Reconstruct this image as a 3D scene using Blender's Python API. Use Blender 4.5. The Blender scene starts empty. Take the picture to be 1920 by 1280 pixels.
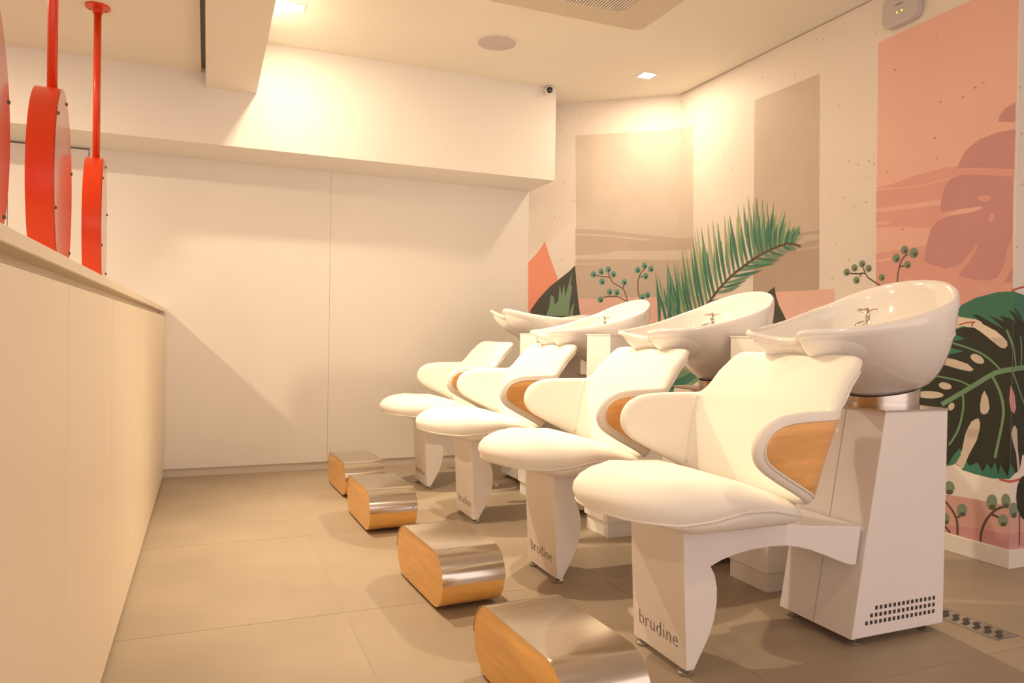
import bpy, bmesh, math, random
import numpy as np
from mathutils import Vector, Matrix
from mathutils.geometry import delaunay_2d_cdt, tessellate_polygon

sc = bpy.context.scene
COL = sc.collection

# ------------------------------------------------------------------ camera
CAM_H = 0.98
yaw, pitch, roll, FPX = math.radians(22.53), math.radians(-0.5), math.radians(0.947), 1378.0
fw = Vector((math.sin(yaw)*math.cos(pitch), math.cos(yaw)*math.cos(pitch), math.sin(pitch)))
r0 = Vector((math.cos(yaw), -math.sin(yaw), 0.0))
u0 = r0.cross(fw)
rt = r0*math.cos(roll) + u0*math.sin(roll)
up = u0*math.cos(roll) - r0*math.sin(roll)
cd = bpy.data.cameras.new('camera')
cd.sensor_width = 36.0
cd.lens = FPX/1920*36
cd.clip_start = 0.02
cam = bpy.data.objects.new('camera', cd)
COL.objects.link(cam)
m = Matrix.Identity(4)
for i in range(3):
    m[i][0], m[i][1], m[i][2] = rt[i], up[i], -fw[i]
m.translation = Vector((0, 0, CAM_H))
cam.matrix_world = m
sc.camera = cam

# ------------------------------------------------------------------ world, exposure
w = bpy.data.worlds.new('world'); sc.world = w
w.use_nodes = True
bg = w.node_tree.nodes['Background']
bg.inputs[0].default_value = (1.0, 0.81, 0.745, 1)
bg.inputs[1].default_value = 1.05
vs = sc.view_settings
vs.view_transform = 'Standard'
vs.look = 'None'
vs.exposure = 0.72
vs.gamma = 1.0
vs.use_curve_mapping = False
LAMP_RGB = (1.0, 0.795, 0.535)
# square recessed gimbal downlights: x, y, ceiling z, wide glow watts, beam watts, beam target, beam angle
DOWNLIGHTS = [
    (0.425, 4.281, 2.79, 7, 112, (1.30, 3.7, 0.4), 85), (2.785, 4.361, 2.79, 5.5, 125, (1.3, 2.7, 0.4), 75),
    (0.425, 2.95, 2.79, 4, 68, (1.35, 3.0, 0.4), 90), (1.6, 0.3, 2.79, 6, 0, None, 0),
    (-1.75, 3.5, 2.55, 30, 0, None, 0), (-1.75, 1.2, 2.55, 12, 0, None, 0),
]

# ------------------------------------------------------------------ materials
MATS = {}
def mat(name, col, rough=0.5, metal=0.0, coat=0.0, var=0.03, scale=6.0, bump=0.0, bscale=120.0, emit=0.0, spec=0.5, stretch=None):
    if name in MATS: return MATS[name]
    mt = bpy.data.materials.new(name); mt.use_nodes = True
    nt = mt.node_tree; b = nt.nodes['Principled BSDF']
    b.inputs['Roughness'].default_value = rough
    b.inputs['Metallic'].default_value = metal
    b.inputs['Coat Weight'].default_value = coat
    b.inputs['Coat Roughness'].default_value = 0.08
    b.inputs['Specular IOR Level'].default_value = spec
    tc = nt.nodes.new('ShaderNodeTexCoord')
    vec = tc.outputs['Object']
    if stretch:
        mp = nt.nodes.new('ShaderNodeMapping'); mp.inputs['Scale'].default_value = stretch
        nt.links.new(vec, mp.inputs['Vector']); vec = mp.outputs['Vector']
    nz = nt.nodes.new('ShaderNodeTexNoise'); nz.inputs['Scale'].default_value = scale; nz.inputs['Detail'].default_value = 6
    nt.links.new(vec, nz.inputs['Vector'])
    rp = nt.nodes.new('ShaderNodeValToRGB')
    e = rp.color_ramp.elements
    e[0].position, e[1].position = 0.3, 0.7
    e[0].color = tuple(max(0, c*(1-var)) for c in col)+(1,)
    e[1].color = tuple(min(1, c*(1+var)) for c in col)+(1,)
    nt.links.new(nz.outputs['Fac'], rp.inputs['Fac'])
    nt.links.new(rp.outputs['Color'], b.inputs['Base Color'])
    if bump:
        n2 = nt.nodes.new('ShaderNodeTexNoise'); n2.inputs['Scale'].default_value = bscale
        nt.links.new(vec, n2.inputs['Vector'])
        bp = nt.nodes.new('ShaderNodeBump'); bp.inputs['Strength'].default_value = bump; bp.inputs['Distance'].default_value = 0.002
        nt.links.new(n2.outputs['Fac'], bp.inputs['Height']); nt.links.new(bp.outputs['Normal'], b.inputs['Normal'])
    if emit:
        b.inputs['Emission Color'].default_value = tuple(LAMP_RGB)+(1,)
        b.inputs['Emission Strength'].default_value = emit
    MATS[name] = mt
    return mt

def speckle(name, col, dot, rough=0.55):
    """painted mural ground with scattered tiny paint flecks"""
    mt = mat(name, col, rough, var=0.02, scale=3)
    nt = mt.node_tree; b = nt.nodes['Principled BSDF']
    src = b.inputs['Base Color'].links[0].from_socket
    tc = nt.nodes.new('ShaderNodeTexCoord')
    vo = nt.nodes.new('ShaderNodeTexVoronoi'); vo.inputs['Scale'].default_value = 17.0
    nt.links.new(tc.outputs['Object'], vo.inputs['Vector'])
    lt = nt.nodes.new('ShaderNodeMath'); lt.operation = 'LESS_THAN'; lt.inputs[1].default_value = 0.09
    nt.links.new(vo.outputs['Distance'], lt.inputs[0])
    sep = nt.nodes.new('ShaderNodeSeparateColor'); nt.links.new(vo.outputs['Color'], sep.inputs[0])
    l2 = nt.nodes.new('ShaderNodeMath'); l2.operation = 'LESS_THAN'; l2.inputs[1].default_value = 0.7
    nt.links.new(sep.outputs[0], l2.inputs[0])
    mu = nt.nodes.new('ShaderNodeMath'); mu.operation = 'MULTIPLY'
    nt.links.new(lt.outputs[0], mu.inputs[0]); nt.links.new(l2.outputs[0], mu.inputs[1])
    mx = nt.nodes.new('ShaderNodeMix'); mx.data_type = 'RGBA'
    nt.links.new(mu.outputs[0], mx.inputs['Factor']); nt.links.new(src, mx.inputs['A']); mx.inputs['B'].default_value = tuple(dot)+(1,)
    nt.links.new(mx.outputs['Result'], b.inputs['Base Color'])
    return mt

mat('wall_white', (0.86, 0.83, 0.79), 0.6, var=0.012, scale=2, bump=0.02)
mat('ceiling_white', (0.88, 0.83, 0.75), 0.75, var=0.012, scale=2)
mat('cassette_cream', (0.66, 0.58, 0.46), 0.5, var=0.01)
mat('baseboard_grey', (0.68, 0.60, 0.54), 0.5)
mat('counter_cream', (0.82, 0.71, 0.57), 0.45, var=0.01, scale=2)
mat('panel_white', (0.84, 0.80, 0.74), 0.45, var=0.01, scale=2)
mat('lacquer_white', (0.85, 0.82, 0.80), 0.35, var=0.01, scale=4)
mat('gap_dark', (0.05, 0.045, 0.04), 0.8)
mat('slot_grey', (0.22, 0.21, 0.20), 0.6)
mat('seam_grey', (0.45, 0.42, 0.40), 0.6)
mat('edge_glint_lilac', (0.80, 0.76, 0.86), 0.4)  # painted highlight of a counter panel edge
mat('tile_stone', (0.37, 0.295, 0.215), 0.42, var=0.10, scale=2.2, bump=0.03, bscale=60)
mat('grout', (0.46, 0.38, 0.285), 0.8)
mat('upholstery', (0.90, 0.86, 0.79), 0.62, spec=0.3, var=0.012, scale=5, bump=0.05, bscale=420)
mat('upholstery_piping', (0.86, 0.81, 0.75), 0.6, spec=0.3, var=0.02)
mat('beech_veneer', (0.86, 0.47, 0.17), 0.36, coat=0.25, var=0.13, scale=3.2, stretch=(1.2, 6, 12))
mat('beech_veneer_foot', (0.86, 0.47, 0.13), 0.36, coat=0.3, var=0.10, scale=3.0, stretch=(3, 1.6, 14))
mat('powder_coat', (0.84, 0.80, 0.79), 0.38, var=0.012, scale=5)
mat('ceramic', (0.88, 0.85, 0.82), 0.10, coat=0.6, var=0.008, scale=3)
mat('brushed_steel', (0.66, 0.62, 0.57), 0.22, metal=1.0, var=0.06, scale=8, stretch=(1, 60, 60))
mat('satin_ring', (0.62, 0.57, 0.52), 0.24, metal=1.0, var=0.05, scale=9)
mat('sheet_steel', (0.66, 0.60, 0.53), 0.17, metal=1.0, var=0.05, scale=5, stretch=(0.25, 6, 6))
mat('zinc_foot', (0.58, 0.57, 0.55), 0.3, metal=1.0)
mat('chrome', (0.85, 0.80, 0.70), 0.08, metal=1.0)
mat('cutout_dark', (0.17, 0.13, 0.105), 0.7)
mat('rubber_black', (0.03, 0.028, 0.026), 0.7)
mat('lacquer_red', (0.74, 0.045, 0.003), 0.35, coat=0.2, var=0.03)
mat('disc_face_red', (0.50, 0.05, 0.025), 0.25, coat=0.6, var=0.03)
mat('lens_black', (0.02, 0.018, 0.015), 0.15, coat=0.5)
mat('plastic_white', (0.84, 0.82, 0.80), 0.35)
mat('plastic_grey', (0.60, 0.55, 0.56), 0.4)
mat('speaker_grey', (0.62, 0.54, 0.52), 0.8, bump=0.3, bscale=500)
mat('grille_dark', (0.06, 0.04, 0.03), 0.8)
mat('led_green', (0.5, 0.6, 0.05), 0.4)
MATS['led_green'].node_tree.nodes['Principled BSDF'].inputs['Emission Color'].default_value = (0.75, 0.8, 0.05, 1)
MATS['led_green'].node_tree.nodes['Principled BSDF'].inputs['Emission Strength'].default_value = 1.0
mat('diffuser', (1, 0.95, 0.85), 0.5, emit=14.0)
speckle('mural_ground', (0.86, 0.79, 0.73), (0.56, 0.42, 0.33))
mat('mural_cream', (0.84, 0.74, 0.62), 0.55)
mat('taupe', (0.70, 0.61, 0.53), 0.55)
mat('taupe_dark', (0.60, 0.49, 0.41), 0.55)
mat('taupe_wall', (0.63, 0.535, 0.455), 0.55)
mat('taupe_deep', (0.52, 0.42, 0.335), 0.55)
mat('blush', (0.86, 0.55, 0.48), 0.55)
mat('blush_deep', (0.70, 0.40, 0.36), 0.55)
mat('coral', (0.88, 0.35, 0.23), 0.55)
speckle('salmon', (0.90, 0.535, 0.455), (0.60, 0.22, 0.14))
mat('rose_band', (0.80, 0.41, 0.36), 0.55)
mat('mauve', (0.64, 0.315, 0.315), 0.55)
mat('leaf_dark', (0.075, 0.075, 0.068), 0.55)
mat('leaf_green', (0.20, 0.34, 0.22), 0.55)
mat('berry', (0.15, 0.37, 0.30), 0.55)
mat('berry_core', (0.035, 0.09, 0.085), 0.55)
mat('berry_olive', (0.23, 0.31, 0.22), 0.55)
mat('berry_olive_core', (0.11, 0.11, 0.07), 0.55)
mat('stem', (0.12, 0.075, 0.05), 0.55)
mat('palm_pale', (0.45, 0.51, 0.32), 0.55)
mat('palm_mid', (0.15, 0.33, 0.21), 0.55)
mat('palm_dark', (0.06, 0.22, 0.16), 0.55)
mat('monstera_green', (0.045, 0.20, 0.13), 0.55)
mat('monstera_dark', (0.022, 0.026, 0.016), 0.55)
mat('vein', (0.16, 0.30, 0.17), 0.55)
mat('red_line', (0.55, 0.12, 0.07), 0.55)

# ------------------------------------------------------------------ helpers
def tag(o, label=None, cat=None, group=None, kind=None):
    if label: o['label'] = label
    if cat: o['category'] = cat
    if group: o['group'] = group
    if kind: o['kind'] = kind
    return o

def empty(name, loc=(0, 0, 0), rz=0.0):
    o = bpy.data.objects.new(name, None); COL.objects.link(o)
    o.location = loc; o.rotation_euler = (0, 0, rz); o.empty_display_size = 0.1
    return o

def link(name, me, material, parent=None, smooth=False, loc=(0, 0, 0)):
    if isinstance(me, bmesh.types.BMesh):
        bm = me; me = bpy.data.meshes.new(name); bm.to_mesh(me); bm.free()
    if material and not me.materials: me.materials.append(MATS[material])
    if smooth:
        me.polygons.foreach_set('use_smooth', [True]*len(me.polygons))
    o = bpy.data.objects.new(name, me); COL.objects.link(o)
    o.location = loc
    if parent: o.parent = parent
    return o

def pyd(name, vs_, fs_, material, parent=None, smooth=False, loc=(0, 0, 0)):
    me = bpy.data.meshes.new(name); me.from_pydata([tuple(map(float, v)) for v in vs_], [], fs_); me.update()
    bm = bmesh.new(); bm.from_mesh(me); bmesh.ops.recalc_face_normals(bm, faces=bm.faces); bm.to_mesh(me); bm.free()
    return link(name, me, material, parent, smooth, loc)

def bbox(bm, x0, x1, y0, y1, z0, z1):
    v = [bm.verts.new(p) for p in ((x0, y0, z0), (x1, y0, z0), (x1, y1, z0), (x0, y1, z0), (x0, y0, z1), (x1, y0, z1), (x1, y1, z1), (x0, y1, z1))]
    for f in ((3, 2, 1, 0), (4, 5, 6, 7), (0, 1, 5, 4), (1, 2, 6, 5), (2, 3, 7, 6), (3, 0, 4, 7)):
        bm.faces.new([v[i] for i in f])

def box(name, x0, x1, y0, y1, z0, z1, material, parent=None, bev=0.0, seg=2):
    bm = bmesh.new(); bbox(bm, x0, x1, y0, y1, z0, z1)
    if bev: bmesh.ops.bevel(bm, geom=bm.edges[:], offset=bev, segments=seg, affect='EDGES', profile=0.5)
    return link(name, bm, material, parent)

def prism(name, prof, axis, a, b, material, parent=None, bev=0.0, smooth=False, seg=2):
    """profile (p,q) extruded along an axis: 'y' -> (p,a..b,q); 'x' -> (a..b,p,q); 'z' -> (p,q,a..b)"""
    bm = bmesh.new()
    def P(p, q, t): return {'y': (p, t, q), 'x': (t, p, q), 'z': (p, q, t)}[axis]
    A = [bm.verts.new(P(p, q, a)) for p, q in prof]; B = [bm.verts.new(P(p, q, b)) for p, q in prof]
    f1 = bm.faces.new(A); f2 = bm.faces.new(B[::-1])
    n = len(prof)
    for i in range(n): bm.faces.new((A[i], A[(i+1) % n], B[(i+1) % n], B[i]))
    bmesh.ops.recalc_face_normals(bm, faces=bm.faces)
    if bev:
        es = [e for e in bm.edges if (f1 in e.link_faces or f2 in e.link_faces)]
        bmesh.ops.bevel(bm, geom=es, offset=bev, segments=seg, affect='EDGES', profile=0.5)
    bmesh.ops.triangulate(bm, faces=[f for f in bm.faces if len(f.verts) > 4])
    return link(name, bm, material, parent, smooth)

def tube(name, pts, r, material, parent=None, n=8, closed=False, cap=True):
    pts = [Vector(p) for p in pts]; N = len(pts)
    vs_, fs_ = [], []
    prev = None
    for i, p in enumerate(pts):
        a = pts[(i-1) % N] if (closed or i > 0) else p; b = pts[(i+1) % N] if (closed or i < N-1) else p
        t = (b-a).normalized()
        if prev is None:
            prev = t.orthogonal().normalized()
        prev = (prev - t*prev.dot(t)).normalized(); q = t.cross(prev)
        rr = r[i] if isinstance(r, (list, tuple)) else r
        for k in range(n):
            an = 2*math.pi*k/n; vs_.append(p + (prev*math.cos(an)+q*math.sin(an))*rr)
    M = N if closed else N-1
    for i in range(M):
        j = (i+1) % N
        for k in range(n):
            fs_.append((i*n+k, i*n+(k+1) % n, j*n+(k+1) % n, j*n+k))
    if cap and not closed:
        fs_.append(tuple(range(n))[::-1]); fs_.append(tuple((N-1)*n+k for k in range(n)))
    return pyd(name, vs_, fs_, material, parent, True)

def lathe(name, prof, material, parent=None, n=20, loc=(0, 0, 0), smooth=True):
    """prof (r,z) spun round z"""
    vs_, fs_ = [], []
    for r, z in prof:
        for k in range(n):
            a = 2*math.pi*k/n; vs_.append((r*math.cos(a), r*math.sin(a), z))
    for i in range(len(prof)-1):
        for k in range(n):
            fs_.append((i*n+k, i*n+(k+1) % n, (i+1)*n+(k+1) % n, (i+1)*n+k))
    fs_.append(tuple(range(n))[::-1]); fs_.append(tuple((len(prof)-1)*n+k for k in range(n)))
    o = pyd(name, vs_, fs_, material, parent, smooth, loc)
    if smooth: o.data.set_sharp_from_angle(angle=math.radians(45))
    return o

def catmull(pts, per=8, closed=True):
    pts = np.array(pts, float); n = len(pts); out = []
    rng = range(n) if closed else range(n-1)
    for i in rng:
        if closed: p0, p1, p2, p3 = pts[(i-1) % n], pts[i], pts[(i+1) % n], pts[(i+2) % n]
        else: p0, p1, p2, p3 = pts[max(i-1, 0)], pts[i], pts[i+1], pts[min(i+2, n-1)]
        for k in range(per):
            f = k/per
            out.append(.5*((2*p1)+(-p0+p2)*f+(2*p0-5*p1+4*p2-p3)*f*f+(-p0+3*p1-3*p2+p3)*f**3))
    if not closed: out.append(pts[-1])
    return np.array(out)

def resample(poly, ds):
    p = np.vstack([poly, poly[:1]]); d = np.r_[0, np.cumsum(np.hypot(*np.diff(p, axis=0).T))]
    n = max(8, int(d[-1]/ds)); t = np.linspace(0, d[-1], n, endpoint=False)
    return np.c_[np.interp(t, d, p[:, 0]), np.interp(t, d, p[:, 1])]

def dist_poly(P, poly):
    a = poly; b = np.roll(poly, -1, axis=0); ab = b-a; L2 = (ab**2).sum(1)+1e-12
    t = np.clip(((P[:, None, :]-a[None])*ab[None]).sum(2)/L2[None], 0, 1)
    c = a[None]+t[..., None]*ab[None]
    return np.sqrt(((P[:, None, :]-c)**2).sum(2)).min(1)

def inset(poly, d):
    t = np.roll(poly, -1, axis=0)-np.roll(poly, 1, axis=0); t /= np.hypot(t[:, 0], t[:, 1])[:, None]+1e-12
    area = 0.5*np.sum(poly[:, 0]*np.roll(poly[:, 1], -1)-np.roll(poly[:, 0], -1)*poly[:, 1])
    nrm = np.c_[-t[:, 1], t[:, 0]]*(1 if area > 0 else -1)
    q = poly+nrm*d
    return q[dist_poly(q, poly) > d*0.97]

def inside(P, poly):
    x, y = P[:, 0], P[:, 1]; c = np.zeros(len(P), bool); j = len(poly)-1
    for i in range(len(poly)):
        xi, yi = poly[i]; xj, yj = poly[j]
        c ^= ((yi > y) != (yj > y)) & (x < (xj-xi)*(y-yi)/(yj-yi+1e-12)+xi)
        j = i
    return c

def fill(poly, rings, step):
    """triangulated fill of an outline with rings near its edge; returns verts2d, tris, distance to edge, boundary length"""
    pts = [poly]
    for d in rings: pts.append(inset(poly, d))
    lo, hi = poly.min(0), poly.max(0)
    gx, gy = np.meshgrid(np.arange(lo[0], hi[0], step), np.arange(lo[1], hi[1], step))
    g = np.c_[gx.ravel(), gy.ravel()]
    g = g[inside(g, poly)]; g = g[dist_poly(g, poly) > rings[-1]+step*0.5]
    pts.append(g)
    allp = np.vstack(pts); nb = len(poly)
    r = delaunay_2d_cdt([Vector(p) for p in allp], [(i, (i+1) % nb) for i in range(nb)], [], 1, 1e-6)
    V = np.array([tuple(v) for v in r[0]]); F = [tuple(f) for f in r[2]]
    d = dist_poly(V, poly); d[d < 1e-5] = 0
    return V, F, d

def puff(d, R):
    x = np.clip(d/R, 0, 1); return np.sqrt(np.clip(1-(1-x)**2, 0, 1))

def two_sided(name, front, back, F, d, material, parent=None):
    n = len(front); vs_ = list(map(tuple, front)); idx = np.arange(n); fs_ = [f for f in F]
    bi = np.zeros(n, int)
    for i in range(n):
        if d[i] == 0: bi[i] = i
        else: bi[i] = len(vs_); vs_.append(tuple(back[i]))
    fs_ += [(bi[f[2]], bi[f[1]], bi[f[0]]) for f in F]
    fs_ = [tuple(int(q) for q in f) for f in fs_]
    fs2 = fs_[:len(F)]
    for f, g in zip(F, fs_[len(F):]):
        if set(g) != set(int(q) for q in f): fs2.append(g)
    return pyd(name, vs_, fs2, material, parent, True)

def copy_tree(o, parent=None):
    c = o.copy(); COL.objects.link(c); c.parent = parent
    for ch in list(o.children): copy_tree(ch, c)
    return c

# ------------------------------------------------------------------ room shell
YB, XA, XR, YBEND, YCOR = 5.35, 2.345, 3.236, 4.59, 2.117     # back wall, its right end, right wall, bend, outer corner
ZC, ZL, ZS, YS = 2.79, 2.55, 2.12, 4.885                     # main ceiling, left ceiling, soffit underside, soffit face
XLEFT, XFAR, YNEAR = -3.6, 5.2, -3.0
GX0, GY0, TX, TY = 0.455, 2.588, 1.035, 1.04                 # tile joints

floor = tag(box('floor', XLEFT-.1, XFAR+.1, YNEAR, YB+.15, -0.12, -0.0012, 'grout'), kind='structure')
tile_me = None
for i in range(-4, 5):
    for j in range(-6, 3):
        x0, y0 = GX0+i*TX, GY0+j*TY
        if y0+TY < YNEAR or x0 > XFAR or x0+TX < XLEFT: continue
        if tile_me is None:
            bm = bmesh.new(); bbox(bm, 0.0013, TX-0.0013, 0.0013, TY-0.0013, -0.006, 0)
            tile_me = bpy.data.meshes.new('tile'); bm.to_mesh(tile_me); bm.free(); tile_me.materials.append(MATS['tile_stone'])
        o = bpy.data.objects.new('tile', tile_me); COL.objects.link(o)
        o.location = (x0, y0, 0); o.parent = floor
# back wall with its lining panels
wb = tag(box('wall_back', XLEFT, XA, YB+.012, YB+.15, 0, ZC+.1, 'slot_grey'), kind='structure')
for (a, b, z1) in ((XLEFT, -1.142, ZS), (-1.137, -0.709, ZS-.012), (-0.703, 0.8022, ZS), (0.8038, XA, ZS)):
    box('lining_panel', a, b, YB, YB+.012, 0.055, z1, 'wall_white', wb)
tag(box('baseboard_back', XLEFT, XA, YB+.0085, YB+.012, 0, 0.054, 'baseboard_grey'), kind='structure')
# soffit over the back wall
tag(box('trim_1', XLEFT, XA, YS, YB+.012, ZS, ZC+.02, 'wall_white'), kind='structure')
# left wall, far right wall
tag(box('wall_left', XLEFT-.1, XLEFT, YNEAR, YB+.15, 0, ZC+.1, 'wall_white'), kind='structure')
tag(box('wall_far_right', XFAR, XFAR+.1, YNEAR, YCOR, 0, ZC+.1, 'wall_white'), kind='structure')
# angled wall, right wall, return wall: they carry the printed mural
def wall_slab(name, p, q, th, z1, material):
    p, q = Vector(p), Vector(q); d = (q-p).normalized(); n = Vector((-d.y, d.x))  # away from the room
    prof = [p, q, q+n*th, p+n*th]
    bm = bmesh.new()
    A = [bm.verts.new((v.x, v.y, 0)) for v in prof]; B = [bm.verts.new((v.x, v.y, z1)) for v in prof]
    bm.faces.new(A[::-1]); bm.faces.new(B)
    for i in range(4): bm.faces.new((A[i], A[(i+1) % 4], B[(i+1) % 4], B[i]))
    bmesh.ops.recalc_face_normals(bm, faces=bm.faces)
    return tag(link(name, bm, material), kind='structure')
wa = wall_slab('wall_angled', (XA-.02, YB+.017), (XR, YBEND), .12, ZC+.05, 'mural_ground')
wr = wall_slab('wall_right', (XR, YBEND), (XR, YCOR), .12, ZC+.05, 'mural_ground')
wc = wall_slab('wall_return', (XR+.12, YCOR), (XFAR, YCOR), .12, ZC+.05, 'mural_ground')
WALLS = [(wa, 0.0, 1.1711, Vector((2.345, 5.35)), Vector((0.7608, -0.6490))),
         (wr, 1.1711, 3.6441, Vector((XR, YBEND)), Vector((0, -1))),
         (wc, 3.6441, 9.0, Vector((XR, YCOR)), Vector((1, 0)))]
tag(box('baseboard_right', XR-.014, XR+.01, YCOR-.014, YBEND, 0, 0.082, 'panel_white', bev=.003), kind='structure')
tag(box('baseboard_return', XR-.0139, XFAR, YCOR-.0139, YCOR+.01, 0, 0.0819, 'panel_white', bev=.003), kind='structure')
# ceilings: main field, cross beam, slot and the lower left field
tag(box('ceiling', 0.267, XFAR+.1, YNEAR, YB+.15, ZC, ZC+.12, 'ceiling_white'), kind='structure')
tag(box('trim_2', -0.026, 0.267, YNEAR, YS, 2.465, ZC+.12, 'ceiling_white'), kind='structure')
tag(box('ceiling_left', XLEFT-.1, -0.052, YNEAR, YS, ZL, ZC+.12, 'ceiling_white'), kind='structure')
tag(box('trim_3', -0.052, -0.026, YNEAR, YS, ZL+.03, ZC+.12, 'slot_grey'), kind='structure')
# shadow gap strip along the right wall's ceiling line
tag(box('trim_4', XR-.006, XR, YCOR, YBEND, ZC-.005, ZC, 'seam_grey'), kind='structure')

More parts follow.
